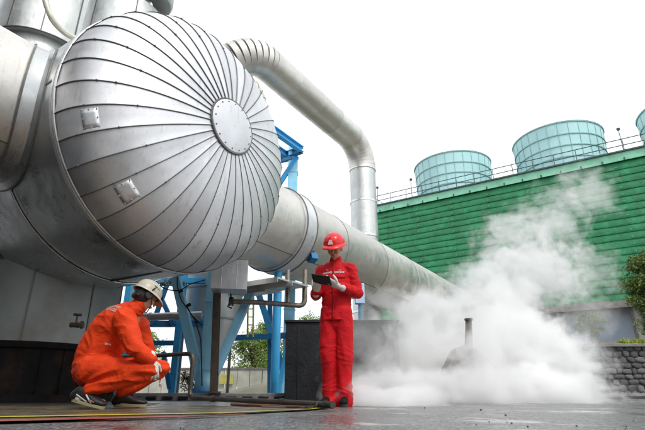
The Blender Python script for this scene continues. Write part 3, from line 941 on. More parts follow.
for z in (.55, 1.1):
    rl.tube([TP(-.1,-.25,ZT+z), TP(TL,-.25,ZT+z)], .04, 6)
    rl.tube([TP(-.1,-.25,ZT+z), TP(-.1,13,ZT+z)], .028, 6)
rl.beam(TP(-.1,-.25,ZT+.08), TP(TL,-.25,ZT+.08), .02, .14)
rlo = rl.build('railing', M['railgrey'], tw)
for k in range(27):
    m1 = MB(); m1.tube([TP(.1+1.72*k,-.25,ZT), TP(.1+1.72*k,-.25,ZT+1.1)], .032, 6); m1.build('railing_post', M['railgrey'], rlo)
for s_ in (4.1, 22.4, 0.3):
    m1 = MB(); m1.tube([TP(s_,-.1,ZT), TP(s_,-.1,ZT+2.0)], .03, 6); m1.lathe(TP(s_,-.1,ZT+2.0), UP, [(0,.05),(.03,.12),(.2,.14),(.26,.001)], 12)
    m1.build('deck_lamp', M['railgrey'], tw)
for k, s_ in enumerate((7.0, 17.5, 28.2, 38.8)):
    c = TP(s_, 5, ZT)
    m1 = MB(); D_ = 4.02; Hs = 4.75
    prof = []
    for j in range(13):
        z = Hs*j/12; prof.append((z, D_*(.955 + .045*(j/12)**1.5)))
    for q in range(28):
        m1.lathe(c, UP, prof, 3, 0, a0=2*PI*q/28, a1=2*PI*(q+1)/28, tint=rn.random())
    m1.lathe(c, UP, [(Hs, D_), (Hs+.05, D_+.1), (Hs+.1, D_), (Hs, D_-.08), (.2, D_*.9)], 84, 0)
    fs_ = m1.build('fan_stack', M['stack'], tw)
    m1 = MB()
    for z in (.3, 1.35, 2.45, 3.55, Hs):
        r_ = D_*(.955 + .045*(z/Hs)**1.5)
        m1.lathe(c, UP, [(z-.05, r_), (z-.05, r_+.07), (z+.05, r_+.07), (z+.05, r_)], 84)
    for q in range(28):
        a = 2*PI*q/28; d = Vector((math.cos(a), math.sin(a), 0))
        m1.beam(c + d*(D_*.955+.01), c + d*(D_+.01) + UP*Hs, .03, .03, 0, ref=d)
    m1.build('rib', M['stack_rib'], fs_)

# ------------------------------------------------------------------ stone wall, kerb, embankment
SY = 11.0
def stone_mat():
    m, n, b = new_mat('grey_river_stone')
    co = coords(n)
    t = n.nodes.new('ShaderNodeAttribute'); t.attribute_name = 'tint'
    c = ramp(n, t.outputs['Fac'], [(0, (.06,.06,.065)), (.5, (.10,.10,.105)), (1, (.17,.165,.165))]).outputs[0]
    c = mixc(n, ramp(n, nz(n, co, 12, 6, .7), [(.4, 0), (.7, .6)]).outputs[0], c, (.09,.085,.08))
    c = mixc(n, ramp(n, nz(n, co, 3, 5, .7), [(.56, 0), (.7, .5)]).outputs[0], c, (.10,.12,.06))
    n.links.new(c, b.inputs['Base Color']); b.inputs['Roughness'].default_value = .75
    bp = node(n, 'ShaderNodeBump', {'Height': nz(n, co, 40, 6), 'Strength': .5, 'Distance': .02})
    n.links.new(bp.outputs[0], b.inputs['Normal'])
    return m
M['stone'] = stone_mat()
sw = thing('stone_wall', 'rough grey stone retaining wall at the lower right with grass along its top', 'wall', (gx(592, SY), SY, 0))
x0 = gx(593, SY, .5); x1 = x0 + 7
m1 = MB(); m1.box(((x0+x1)/2, SY+.32, .56), (x1-x0, .5, 1.1)); m1.build('mortar_core', simple('dark_mortar', (.09,.085,.08), .8), sw)
m1 = MB(); rn = random.Random(11)
z = .02; row = 0
while z < 1.04:
    hgt = rn.uniform(.10,.15); x = x0 - rn.uniform(0,.1)
    while x < x1:
        wd = rn.uniform(.11,.25)
        cx_, cz = x + wd/2, z + hgt/2 + rn.uniform(-.015,.015)
        nv = 9; vs = []
        ph = rn.random()*6
        for ring, (sc_, out) in enumerate(((1.0, .01), (.98, .04), (.82, .062), (.4, .07))):
            for k in range(nv):
                a = 2*PI*k/nv
                sq = 1/max(abs(math.cos(a)), abs(math.sin(a)))**.55
                rr1 = (1 + .14*math.sin(2*a+ph) + .08*math.sin(3*a+ph*2))*sc_*sq*.5
                vs.append((cx_ + (wd-.002)*rr1*math.cos(a), SY + .09 - out + rn.uniform(-.006,.006), cz + (hgt+.006)*rr1*math.sin(a)))
        F = [(r_*nv+k, r_*nv+(k+1)%nv, (r_+1)*nv+(k+1)%nv, (r_+1)*nv+k) for r_ in range(3) for k in range(nv)] + [tuple(3*nv+k for k in range(nv))]
        m1.add(vs, F, 0, rn.random())
        x += wd
    z += hgt
m1.build('stones', M['stone'], sw, angle=60)
m1 = MB(); m1.box(((x0+x1)/2, SY+.3, 1.13), (x1-x0+.1, .7, .07)); m1.build('coping', M['concrete'], sw, bevel=.01)
m1 = MB(); m1.box((x0+3.2, SY-.50, .055), (7.4, .16, .11)); m1.box((x0+3.2, SY-.585, .03), (7.4,.02,.06), None, 1)
struct(m1.build('kerb', [M['concrete'], M['black']], bevel=.01))
# cream gate pillar left of the stone wall
gpil = thing('gate_pillar', 'low cream rendered pillar at the left end of the stone wall, half in steam', 'pillar', (gx(587,SY), SY, 0))
m1 = MB(); xq = gx(586, SY+.1, .4); m1.box((xq, SY+.25, .44), (.30,.42,.88)); m1.box((xq-.35, SY+.3, .28), (.5,.3,.56)); m1.build('shaft', M['pale_concrete'], gpil, bevel=.01)
m1 = MB(); m1.box((xq, SY+.25, .91), (.40,.52,.05)); m1.build('cap', M['concrete'], gpil, bevel=.008)
# embankment rising behind the wall to the tower
m1 = MB(); vs = []
nxk, nyk = 48, 22
for j in range(nyk+1):
    for i in range(nxk+1):
        yy = SY + .66 + j*1.55; xx = x0 - 12 + i*1.6
        t = min(1, j/nyk)
        edge = min(1, max(0, (xx - x0 + 10)/8.5)) if j > 2 else (1 if xx > x0-.3 else 0)
        zz = (1.12 + 2.9*t**.8)*edge + .10*noise.noise(Vector((xx*.5, yy*.5, 0)))*edge + .0
        vs.append((xx, yy, zz - .01))
m1.add(vs, [(j*(nxk+1)+i, j*(nxk+1)+i+1, (j+1)*(nxk+1)+i+1, (j+1)*(nxk+1)+i) for j in range(nyk) for i in range(nxk)])
M['bank'] = simple('bank_soil', (.17,.16,.12), .9, 0, .3, 1.2, .6, 10, dirt=(.07,.11,.035), dirt_amt=.7)
struct(m1.build('embankment', M['bank']))

# ------------------------------------------------------------------ vegetation
def leaf_mat(name, a, b_, t=.25):
    m, n, b = new_mat(name)
    at_ = n.nodes.new('ShaderNodeAttribute'); at_.attribute_name = 'tint'
    c = ramp(n, at_.outputs['Fac'], [(0, a), (1, b_)])
    n.links.new(c.outputs[0], b.inputs['Base Color'])
    b.inputs['Roughness'].default_value = .5
    b.inputs['Transmission Weight'].default_value = 0
    b.inputs['Subsurface Weight'].default_value = 0
    return m
M['needle'] = leaf_mat('dark_conifer_needles', (.04,.095,.015), (.18,.26,.04))
M['leaf'] = leaf_mat('fresh_green_leaves', (.06,.13,.02), (.24,.34,.06))
M['lime'] = leaf_mat('lime_grass', (.14,.22,.02), (.40,.44,.05))
M['dry'] = leaf_mat('dull_dry_leaves', (.05,.055,.03), (.17,.15,.09))

def leaves(mb, c, r, n_, size, rn, squash=1.0, lean=0):
    c = Vector(c)
    for _ in range(n_):
        d = Vector((rn.gauss(0,1), rn.gauss(0,1), rn.gauss(0,1)*squash)).normalized()*(r*rn.random()**.45)
        p = c + d
        u_ = Vector((rn.gauss(0,1), rn.gauss(0,1), rn.gauss(0,1)+lean)).normalized(); v_ = u_.orthogonal().normalized()
        v_ = Matrix.Rotation(rn.random()*6, 3, u_) @ v_
        l, w_ = size*rn.uniform(.6,1.3), size*rn.uniform(.25,.45)
        mb.add([p, p+u_*l*.5+v_*w_*.5, p+u_*l, p+u_*l*.5-v_*w_*.5], [(0,1,2,3)], 0, min(1, max(0, rn.gauss(.5,.25))))

def tree(name, label, base, h, crown, nclump, per, size, mat, seed, cat='tree', low=.25, group=None, trunk_r=.08, conical=False):
    rn = random.Random(seed); base = Vector(base)
    t = thing(name, label, cat, base, group)
    mb = MB()
    top = base + Vector((rn.uniform(-.1,.1)*h*.3, 0, h*.92))
    mb.tube([base, base.lerp(top,.35)+Vector((rn.uniform(-.04,.04)*h,0,0)), base.lerp(top,.7), top], [trunk_r, trunk_r*.8, trunk_r*.5, trunk_r*.15], 9)
    cm = MB()
    for k in range(nclump):
        f = low + (1-low)*rn.random()**.8
        if conical: rad = crown*(1.05-f)*1.15
        else: rad = crown*math.sqrt(max(.05, 1 - ((f-(low+1)/2)/((1-low)/2))**2))
        a = rn.random()*2*PI
        p = base + Vector((math.cos(a), math.sin(a), 0))*rad*rn.uniform(.35,1.0) + UP*h*f
        s_ = base.lerp(top, max(.1, f-.18))
        mb.tube([s_, s_.lerp(p,.5)+UP*.03*h*(1 if not conical else -.3), p], [trunk_r*.3, trunk_r*.2, trunk_r*.08], 5)
        leaves(cm, p, crown*rn.uniform(.16,.32), per, size, rn, .7)
    mb.build('trunk', M['bark'], t)
    cm.build('crown', mat, t, smooth=False)
    return t

# conifer at the right edge, on the bank just behind the wall
tb = Vector((gx(664, 12.6, 2), 12.6, 1.1))
tree('conifer', 'dark green conifer leaning into the right edge of the frame above the stone wall', tb, 2.55, .80, 150, 190, .085, M['needle'], 4, trunk_r=.06, low=.0)
sb = Vector((gx(590, 12.4, 1.7), 12.4, 1.05))
tree('small_tree', 'small feathery bush above the cream pillar, veiled by steam', sb, 1.02, .42, 30, 120, .06, M['needle'], 9, 'bush', low=.45, trunk_r=.025)
gm = MB(); rn = random.Random(2)
for k in range(60):
    leaves(gm, (gx(626, SY+.5, 1.2)+rn.uniform(0,3.2), SY+.5+rn.uniform(-.15,.3), 1.22), .10, 26, .09, rn, .6, 1.6)
o = gm.build('grass_tufts', M['lime'], smooth=False); o['kind'] = 'stuff'; o['label'] = 'yellow green grass along the top of the stone wall'
gm = MB()
for k in range(14):
    leaves(gm, (gx(598, SY-.3, .2)+rn.uniform(-.10,.08), SY-.12, .12+k*.022), .07, 26, .07, rn, 1, .8)
tag(gm.build('lime_shrub', M['lime'], smooth=False), 'little lime green plant growing at the left foot of the stone wall', 'plant')
gm = MB()
for k in range(130):
    leaves(gm, (x0+rn.uniform(0,6.5), SY-.30+rn.uniform(-.08,.25), .03), .05, 12, .05, rn, .6, 1.4)
o = gm.build('verge_grass', M['leaf'], smooth=False); o['kind'] = 'stuff'; o['label'] = 'thin green grass strip between stone wall and kerb'

# background left: fence wall, trees, dry plant
fw = thing('boundary_wall', 'pale ribbed boundary wall far behind the blue steelwork', 'wall', (gx(230,20),20,0))
m1 = MB(); xa, xb_ = gx(60,20), gx(330,20)
for k in range(int((xb_-xa)/.5)):
    m1.box((xa+.25+k*.5, 20, .5), (.47, .1, 1.0), None, 0, random.random())
m1.build('panels', M['pale_concrete'], fw, smooth=False)
m1 = MB(); m1.box(((xa+xb_)/2, 20, 1.03), (xb_-xa, .18, .07)); m1.build('coping', M['concrete'], fw)
m1 = MB(); m1.box((gx(226,19.8,.6), 19.85, .62), (.55,.03,.36)); m1.tube([(gx(226,19.8,.6), 19.87, 0), (gx(226,19.8,.6), 19.87, .5)], .03, 8)
tag(m1.build('yellow_board', simple('faded_yellow_board', (.55,.5,.14), .6)), 'small faded yellow board in front of the pale boundary wall', 'sign')
for i, (u, Y_, h_, cr, lab) in enumerate(((250, 26, 3.1, 1.5, 'bright green bushy tree framed by the right V brace and the round blue prop'),
                                   (266, 30, 4.2, 1.5, 'taller green tree behind the round blue prop'),
                                   (134, 28, 3.4, 1.8, 'leafy tree behind the rear blue frame near the crouching worker'),
                                   (312, 30, 4.6, 1.8, 'green tree showing just above the dark wall beside the standing worker'))):
    tree('tree', lab, (gx(u, Y_, 1), Y_, 0), h_, cr, 60, 110, .16, M['leaf'], 20+i, low=.15, trunk_r=.1, group='trees beyond the boundary wall')
gm = MB()
for k in range(22):
    leaves(gm, (gx(187, 9.0, .3)+rn.uniform(-.09,.09), 9.0+rn.uniform(-.06,.06), PT+.04+rn.random()*.30), .06, 22, .055, rn, 1, .3)
tag(gm.build('dry_plant', M['dry'], smooth=False), 'dull brown leafy plant on the plinth left of the V brace foot', 'plant')

# loose grit and puddle-edge stones on the asphalt
gm = MB(); rn = random.Random(8)
for k in range(220):
    y = 1.2 + 5.5*rn.random()**1.3; x = rn.uniform(-.75,.78)*y
    if x < -.15*y and rn.random() < .7: continue
    s_ = rn.uniform(.0015,.005) if rn.random() < .95 else rn.uniform(.006,.010)
    vs = [Vector((x,y,.002)) + Vector((math.cos(a)*s_*rn.uniform(.7,1.3), math.sin(a)*s_*rn.uniform(.7,1.3), 0)) for a in (0,1.25,2.5,3.8,5.0)]
    hgt = s_*rn.uniform(.45,.8); ctr = Vector((x,y,.002))
    vs += [ctr + (v - ctr)*rn.uniform(.55,.8) + UP*hgt*rn.uniform(.8,1.1) for v in vs[:5]]
    gm.add([v - UP*(.003 if i < 5 else 0) for i, v in enumerate(vs)], [(i, (i+1)%5, 5+(i+1)%5, 5+i) for i in range(5)] + [(5,6,7,8,9)], 0, rn.random())
o = gm.build('grit', simple('dark_grit', (.06,.055,.05), .7, bump=0), smooth=False); o['kind'] = 'stuff'; o['label'] = 'loose dark grit scattered over the wet asphalt'

# ------------------------------------------------------------------ people
def crom(P, sub=4):
    """Catmull-Rom through rows of equal-length tuples"""
    P = [tuple(p) for p in P]; out = []
    for i in range(len(P)-1):
        a, b, c, d = P[max(i-1,0)], P[i], P[i+1], P[min(i+2,len(P)-1)]
        for k in range(sub):
            t = k/sub
            out.append(tuple(.5*((2*b[j]) + (-a[j]+c[j])*t + (2*a[j]-5*b[j]+4*c[j]-d[j])*t*t + (-a[j]+3*b[j]-3*c[j]+d[j])*t**3) for j in range(len(b))))
    out.append(P[-1]); return out
def limb(mb, rows, ref=(1,0,0), sub=4, n=20, cap=True):
    """rows of (x,y,z,r_ref,r_other): tapering limb with rounded ends"""
    rows = crom(rows, sub)
    p = [Vector(r[:3]) for r in rows]; a = [r[3] for r in rows]; b = [r[4] for r in rows]
    if cap:
        d0 = (p[0]-p[1]).normalized(); d1 = (p[-1]-p[-2]).normalized()
        m0 = min(a[0], b[0]); m1 = min(a[-1], b[-1])
        pre = [(p[0]+d0*m0*math.sin(t), a[0]*math.cos(t), b[0]*math.cos(t)) for t in (1.45, 1.1, .75, .35)]
        post = [(p[-1]+d1*m1*math.sin(t), a[-1]*math.cos(t), b[-1]*math.cos(t)) for t in (.35, .75, 1.1, 1.45)]
        p = [q[0] for q in pre] + p + [q[0] for q in post]
        a = [q[1] for q in pre] + a + [q[1] for q in post]
        b = [q[2] for q in pre] + b + [q[2] for q in post]
    mb.tube(p, a, n, r2=b, ref=ref)
def ball(mb, c, r, rot=None, n=16):
    """ellipsoid"""
    c = Vector(c); vs = []; fs = []
    m = 10
    for i in range(1, m):
        t = PI*i/m
        for k in range(n):
            a = 2*PI*k/n
            q = Vector((r[0]*math.sin(t)*math.cos(a), r[1]*math.sin(t)*math.sin(a), r[2]*math.cos(t)))
            vs.append(c + (rot @ q if rot else q))
    for s_ in (1, -1):
        q = Vector((0,0,r[2]*s_)); vs.append(c + (rot @ q if rot else q))
    for i in range(m-2):
        for k in range(n): fs.append((i*n+k, (i+1)*n+k, (i+1)*n+(k+1)%n, i*n+(k+1)%n))
    T, B = (m-1)*n, (m-1)*n+1
    for k in range(n):
        fs.append((T, k, (k+1)%n)); fs.append((B, (m-2)*n+(k+1)%n, (m-2)*n+k))
    mb.add(vs, fs)
def fuse(mb, voxel, smooth, name, mat, parent, xf, disp=None):
    """merge overlapping closed pieces into one continuous skin, then press in folds"""
    me = bpy.data.meshes.new('tmp'); me.from_pydata([tuple(v) for v in mb.v], [], mb.f)
    ob = bpy.data.objects.new('tmp', me); col.objects.link(ob)
    rm = ob.modifiers.new('r', 'REMESH'); rm.mode = 'VOXEL'; rm.voxel_size = voxel
    if smooth:
        sm = ob.modifiers.new('s', 'SMOOTH'); sm.factor = .5; sm.iterations = smooth
    dg = bpy.context.evaluated_depsgraph_get()
    out = bpy.data.meshes.new_from_object(ob.evaluated_get(dg))
    bpy.data.objects.remove(ob); bpy.data.meshes.remove(me)
    if disp:
        nn = [v.normal.copy() for v in out.vertices]
        for v, nv in zip(out.vertices, nn): v.co = v.co + nv * disp(v.co, nv)
    out.transform(xf)
    out.name = name
    out.materials.clear(); out.materials.append(mat)
    out.polygons.foreach_set('use_smooth', [True]*len(out.polygons))
    out.update()
    o = bpy.data.objects.new(name, out); col.objects.link(o)
    if parent is not None:
        o.parent = parent; o.matrix_parent_inverse = parent_inv(parent)
    return o
def ridge(p, s, seed):
    q = Vector((p.x*s[0]+seed, p.y*s[1], p.z*s[2]))
    q += Vector((noise.noise(q*.7+Vector((9,0,0))), noise.noise(q*.7+Vector((0,9,0))), noise.noise(q*.7+Vector((0,0,9)))))*.8
    return 1 - abs(noise.noise(q))*2.6
def cloth(name, c, dark):
    m, n, b = new_mat(name)
    co = coords(n)
    f = nz(n, co, 9, 5, .6)
    n.links.new(ramp(n, f, [(.3, dark), (.7, c)]).outputs[0], b.inputs['Base Color'])
    b.inputs['Roughness'].default_value = .75
    b.inputs['Specular IOR Level'].default_value = .25
    h = nz(n, coords(n, (1,1,1.7)), 17, 5, .5, 1.6); h2 = nz(n, co, 500, 2)
    b1 = node(n, 'ShaderNodeBump', {'Height': h, 'Strength': .38, 'Distance': .012})
    b2 = node(n, 'ShaderNodeBump', {'Height': h2, 'Strength': .25, 'Distance': .001, 'Normal': b1.outputs[0]})
    n.links.new(b2.outputs[0], b.inputs['Normal'])
    return m
M['red_cloth'] = cloth('red_drill_cloth', (.60,.006,.012), (.44,.004,.009))
M['orange_cloth'] = cloth('orange_drill_cloth', (.72,.050,.005), (.54,.034,.004))
M['glove'] = cloth('pale_glove_knit', (.70,.68,.64), (.56,.54,.50))
M['skin'] = simple('brown_skin', (.50,.27,.17), .5, 0, .1, 12, .1, 80)
M['skin'].node_tree.nodes['Principled BSDF'].inputs['Subsurface Weight'].default_value = .08
M['hair'] = simple('black_hair', (.012,.010,.009), .5, 0, .4, 30, .3, 90)
M['red_shell'] = simple('glossy_red_helmet', (.70,.018,.02), .25, 0, .05, 3, .02, 20)
M['white_shell'] = simple('cream_helmet', (.44,.40,.32), .35, 0, .08, 5, .02, 20, dirt=(.3,.26,.2), dirt_amt=.3)
M['mark_white'] = simple('white_print', (.75,.75,.76), .6, bump=0)
M['mark_pink'] = simple('pale_pink_print', (.80,.55,.55), .6, bump=0)
M['mark_dark'] = simple('dark_print', (.03,.03,.04), .5, bump=0)
M['mark_grey'] = simple('grey_print', (.42,.36,.31), .6, bump=0)
M['lip'] = simple('lip', (.20,.08,.06), .5, bump=0)

def hand(mb, wp, f, nrm, th, curls=(.3,.35,.4,.45), spread=.08, s=1.0, thumb=.5, fat=1.0):
    """wp wrist, f towards the fingertips, nrm out of the palm, th thumb side"""
    f = Vector(f).normalized(); nrm = Vector(nrm); nrm = (nrm - f*nrm.dot(f)).normalized()
    t = f.cross(nrm)
    if t.dot(Vector(th)) < 0: t = -t
    wp = Vector(wp)
    R5 = lambda p, a, b: (*p, a*fat*s, b*fat*s)
    limb(mb, [R5(wp - f*.03*s, .026, .021), R5(wp + f*.01*s, .029, .020), R5(wp + f*.05*s, .039, .017), R5(wp + f*.088*s, .038, .014)], ref=t, n=16)
    L = (.074, .083, .077, .060)
    for k in range(4):
        off = (.030, .010, -.011, -.030)[k]
        base = wp + f*(.086 - abs(off)*.12)*s + t*off*s
        d = (f + t*spread*(1.5-k)).normalized()
        pts = [base - d*.02*s, base]
        p = base; dirn = d
        for j, fr_ in enumerate((.45, .31, .24)):
            ax = dirn.cross(nrm).normalized()
            dirn = Matrix.Rotation(curls[k]*(.8 if j == 0 else 1.1), 3, ax) @ dirn
            p = p + dirn*L[k]*fr_*s; pts.append(p)
        rr = (.0095, .0097, .0090, .0084, .0070)
        limb(mb, [R5(q, rr[i], rr[i]) for i, q in enumerate(pts)], ref=t, n=10, sub=3)
    b0 = wp + f*.022*s + t*.022*s
    d1 = (f*.62 + t*.75 + nrm*thumb*.5).normalized(); d2 = (f*.9 + t*.35 + nrm*thumb).normalized()
    q1 = b0 + d1*.040*s; q2 = q1 + d2*.032*s; q3 = q2 + (d2+f*.2).normalized()*.024*s
    limb(mb, [R5(b0, .014,.013), R5(q1,.0118,.011), R5(q2,.0105,.010), R5(q3,.0085,.008)], ref=nrm, n=10, sub=3)

def head_parts(mb, X):
    """head facing -y about its centre, X = matrix into body space"""
    h = MB()
    ball(h, (0,.012,.022), (.076,.094,.098))
    limb(h, [(0,-.030,.02,.062,.052), (0,-.036,-.03,.058,.050), (0,-.046,-.072,.042,.036), (0,-.052,-.098,.024,.022)], ref=(1,0,0))
    limb(h, [(0,-.092,.018,.009,.008), (0,-.104,-.006,.010,.010), (0,-.112,-.024,.015,.012)], ref=(1,0,0), n=10)   # nose
    limb(h, [(-.042,-.078,.034,.010,.010), (0,-.090,.030,.009,.009), (.042,-.078,.034,.010,.010)], ref=(0,0,1), n=10)   # brow
    for sx in (-1, 1):
        ball(h, (sx*.040,-.070,-.020), (.022,.020,.022))       # cheek
        ball(h, (sx*.079,.012,-.004), (.010,.020,.031))        # ear
        ball(h, (sx*.030,-.083,.012), (.013,.008,.008))        # lid
    limb(h, [(-.020,-.093,-.052,.006,.006), (0,-.099,-.050,.007,.007), (.020,-.093,-.052,.006,.006)], ref=(0,0,1), n=8)
    limb(h, [(-.017,-.092,-.062,.006,.006), (0,-.097,-.063,.008,.007), (.017,-.092,-.062,.006,.006)], ref=(0,0,1), n=8)
    for v in h.v: v.xyz = X @ v
    mb.add(h.v, h.f)
def face_details(X, W, parent):
    def mk(name, mb, mat):
        for v in mb.v: v.xyz = W @ (X @ v)
        mb.build(name, mat, parent)
    for sx in (-1, 1):
        e = MB(); ball(e, (sx*.030,-.088,.010), (.011,.005,.0035), n=10); mk('eye', e, M['hair'])
        e = MB(); limb(e, [(sx*.016,-.098,.033,.0035,.003), (sx*.032,-.094,.038,.004,.003), (sx*.048,-.080,.034,.003,.003)], ref=(0,0,1), n=8); mk('eyebrow', e, M['hair'])
    e = MB(); limb(e, [(-.020,-.0995,-.0565,.003,.002), (0,-.1055,-.0565,.003,.002), (.020,-.0995,-.0565,.003,.002)], ref=(0,0,1), n=8); mk('mouth', e, M['lip'])
def helmet(X, W, parent, mat, s=1.0, brim=.045):
    """hard hat, front towards -y, its base ring a little above the ears"""
    hm = MB(); N = 48; prof = []
    rings = []
    for i in range(13):
        t = i/12*PI/2
        rings.append((math.cos(t)**.82, math.sin(t)))
    vs = []
    for c_, s_ in rings:
        for k in range(N):
            a = 2*PI*k/N
            x = .122*c_*math.cos(a); y = .145*c_*math.sin(a) + .006
            z = .128*s_ + .018
            rid = max(0, 1 - abs(x)/.030)*.009*(s_**.6) + max(0, 1-abs(abs(x)-.055)/.012)*.004*s_   # ribs on the crown
            vs.append(Vector((x, y, z + rid)))
    hm.add(vs, [(i*N+k, i*N+(k+1)%N, (i+1)*N+(k+1)%N, (i+1)*N+k) for i in range(12) for k in range(N)])
    br = []
    for (o_, z) in ((0, .020), (.5, .015), (1, .004), (1, -.004), (.5, .006), (-.05, .010)):
        for k in range(N):
            a = 2*PI*k/N
            fr_ = max(0, -math.sin(a))**1.6
            ext = .012 + brim*fr_
            x = (.122 + ext*o_*.8)*math.cos(a); y = (.145 + ext*o_)*math.sin(a) + .006
            br.append(Vector((x, y, z - fr_*.016*max(0, o_))))
    hm.add(br, [(i*N+k, i*N+(k+1)%N, (i+1)*N+(k+1)%N, (i+1)*N+k) for i in range(5) for k in range(N)])
    for v in hm.v: v.xyz = W @ (X @ v)
    o = hm.build('hard_hat', mat, parent, angle=60)
    return o
def stroke_marks(target, W, org, dx, dy, nrm, n_, w_, h_, mat, name, parent, seed, gap=.25, lines=1, pitch=.02, lift=.003):
    """rows of small printed letter-like strokes laid onto a surface"""
    dg = bpy.context.evaluated_depsgraph_get()
    bm = bmesh.new(); bm.from_mesh(target.data); bt = BVHTree.FromBMesh(bm)
    mb = MB(); rn = random.Random(seed)
    O, DX, DY, NN = [W.to_3x3() @ Vector(q) for q in (org, dx, dy, nrm)]
    O = W @ Vector(org)
    def put(a0, a1, b0, b1):
        q = []
        for a, b in ((a0,b0),(a1,b0),(a1,b1),(a0,b1)):
            p = O + DX*a + DY*b
            hit = bt.ray_cast(p + NN*.3, -NN)
            if hit[0] is None: return
            q.append(hit[0] + NN*lift)
        mb.add(q, [(0,1,2,3)])
    for ln in range(lines):
        for k in range(n_):
            x0_ = (k - n_/2)*w_; y0_ = -ln*pitch
            ww = w_*(1-gap); t_ = w_*.22
            kind = rn.randrange(5)
            put(x0_, x0_+t_, y0_, y0_+h_)
            if kind in (0, 1, 3): put(x0_+ww-t_, x0_+ww, y0_, y0_+h_)
            if kind in (0, 2, 4): put(x0_, x0_+ww, y0_+h_-t_, y0_+h_)
            if kind in (1, 2, 3): put(x0_, x0_+ww, y0_+h_*.42, y0_+h_*.42+t_)
            if kind in (2, 4, 0): put(x0_, x0_+ww, y0_, y0_+t_)
    bm.free()
    return mb.build(name, mat, parent, smooth=False)
def boot(mbu, mbs, heel, toe, up, w=.046, hh=.10):
    """low work shoe: sole slab and rounded upper, heel and toe at ground contact line"""
    heel, toe, up = Vector(heel), Vector(toe), Vector(up).normalized()
    f = (toe-heel); L_ = f.length; f.normalize(); up = (up - f*up.dot(f)).normalized(); sd_ = f.cross(up)
    P_ = lambda a, z: heel + f*(a*L_) + up*z
    rows = [(.03,.040,.034,.040),(.18,.062,.038,.058),(.36,.058,.038,.052),(.55,.044,.042,.038),(.75,.034,.046,.028),(.93,.028,.038,.022)]
    limb(mbu, [(*P_(a, z+.012), rx*w/.046, rz_) for a, z, rx, rz_ in rows], ref=sd_)
    limb(mbu, [(*P_(.17,.05), .036,.040), (*P_(.15,hh+.02), .036,.042)], ref=sd_)
    vs = []; K = 24
    for z in (0, .024):
        for k in range(K):
            a = 2*PI*k/K
            x = .5 + .5*math.cos(a)*1.02
            wv = w*(.82 + .18*math.cos(a))*math.copysign(abs(math.sin(a))**.7, math.sin(a))
            vs.append(P_(x, z) + sd_*wv)
    mbs.add(vs, [tuple(range(K))[::-1], tuple(range(K, 2*K))] + [(k, (k+1)%K, K+(k+1)%K, K+k) for k in range(K)])

# ---- standing worker in red
SX, SYP = gx(336.5, 5.0, .9), 5.0
W = Matrix.Translation((SX, SYP, 0)) @ Matrix.Rotation(R(-17), 4, 'Z')
ps = thing('person', 'worker in red jacket, trousers and helmet standing with a black tablet in gloved hands', 'person', (SX, SYP, 0))
X = Matrix.Translation((.0,-.045,1.600)) @ Matrix.Rotation(R(24), 4, 'X') @ Matrix.Scale(.98, 4)
mb = MB()
head_parts(mb, X)
limb(mb, [(0,.012,1.40,.062,.060), (0,.0,1.47,.054,.056), (0,-.012,1.55,.052,.056)])
limb(mb, [(0,0,.86,.11,.07), (0,.0,1.05,.10,.07), (0,0,1.28,.12,.075), (0,.0,1.38,.10,.06), (0,0,1.42,.06,.05)])
rs, re_, rw = (-.155,.005,1.375), (-.235,.02,1.125), (-.165,-.185,1.118)
ls, le_, lw = (.155,.005,1.375), (.232,.02,1.115), (.085,-.215,1.150)
for a, e, w_ in ((rs, re_, rw), (ls, le_, lw)):
    limb(mb, [(*a,.045,.045), (*e,.034,.034)]); limb(mb, [(*e,.034,.034), (*w_,.024,.024)])
for sx in (-1, 1):
    limb(mb, [(sx*.08,0,.88,.075,.075), (sx*.078,-.005,.48,.048,.048), (sx*.076,.02,.08,.034,.036)])
    limb(mb, [(sx*.076,.03,.05,.03,.03), (sx*.085,-.13,.035,.03,.02)])
RH = dict(f=(.28,-.62,.55), nrm=(.1,.55,.8), th=(-.9,-.2,.3), curls=(.45,.5,.5,.5), thumb=.9)
LH = dict(f=(-.84,-.30,.42), nrm=(-.1,.62,.78), th=(.1,-.5,.8), curls=(.10,.12,.16,.22), spread=.16, thumb=.5)
hand(mb, rw, s=.9, **RH); hand(mb, lw, s=.9, **LH)
fuse(mb, .006, 3, 'body', M['skin'], ps, W)
face_details(X, W, ps)
helmet_o = helmet(X @ Matrix.Translation((0,.0,.040)), W, ps, M['red_shell'])
# helmet emblem: small pale triangle on the front
e = MB(); 
tri = [(-.030,-.02),(.030,-.02),(.012,.030),(-.012,.030)]
e.add([W @ (X @ Vector((a, -.158+.28*max(0,b+.02)**1.0*1.2, .095+b))) for a, b in tri], [(0,1,2,3)])
so = e.build('helmet_badge', M['mark_pink'], ps, smooth=False).modifiers.new('t','SOLIDIFY'); so.thickness = .004
# hair showing under the helmet and at the nape
hb = MB(); ball(hb, (0,.030,.020), (.079,.088,.085))
for v in hb.v: v.xyz = W @ (X @ v)
hb.build('hair', M['hair'], ps)
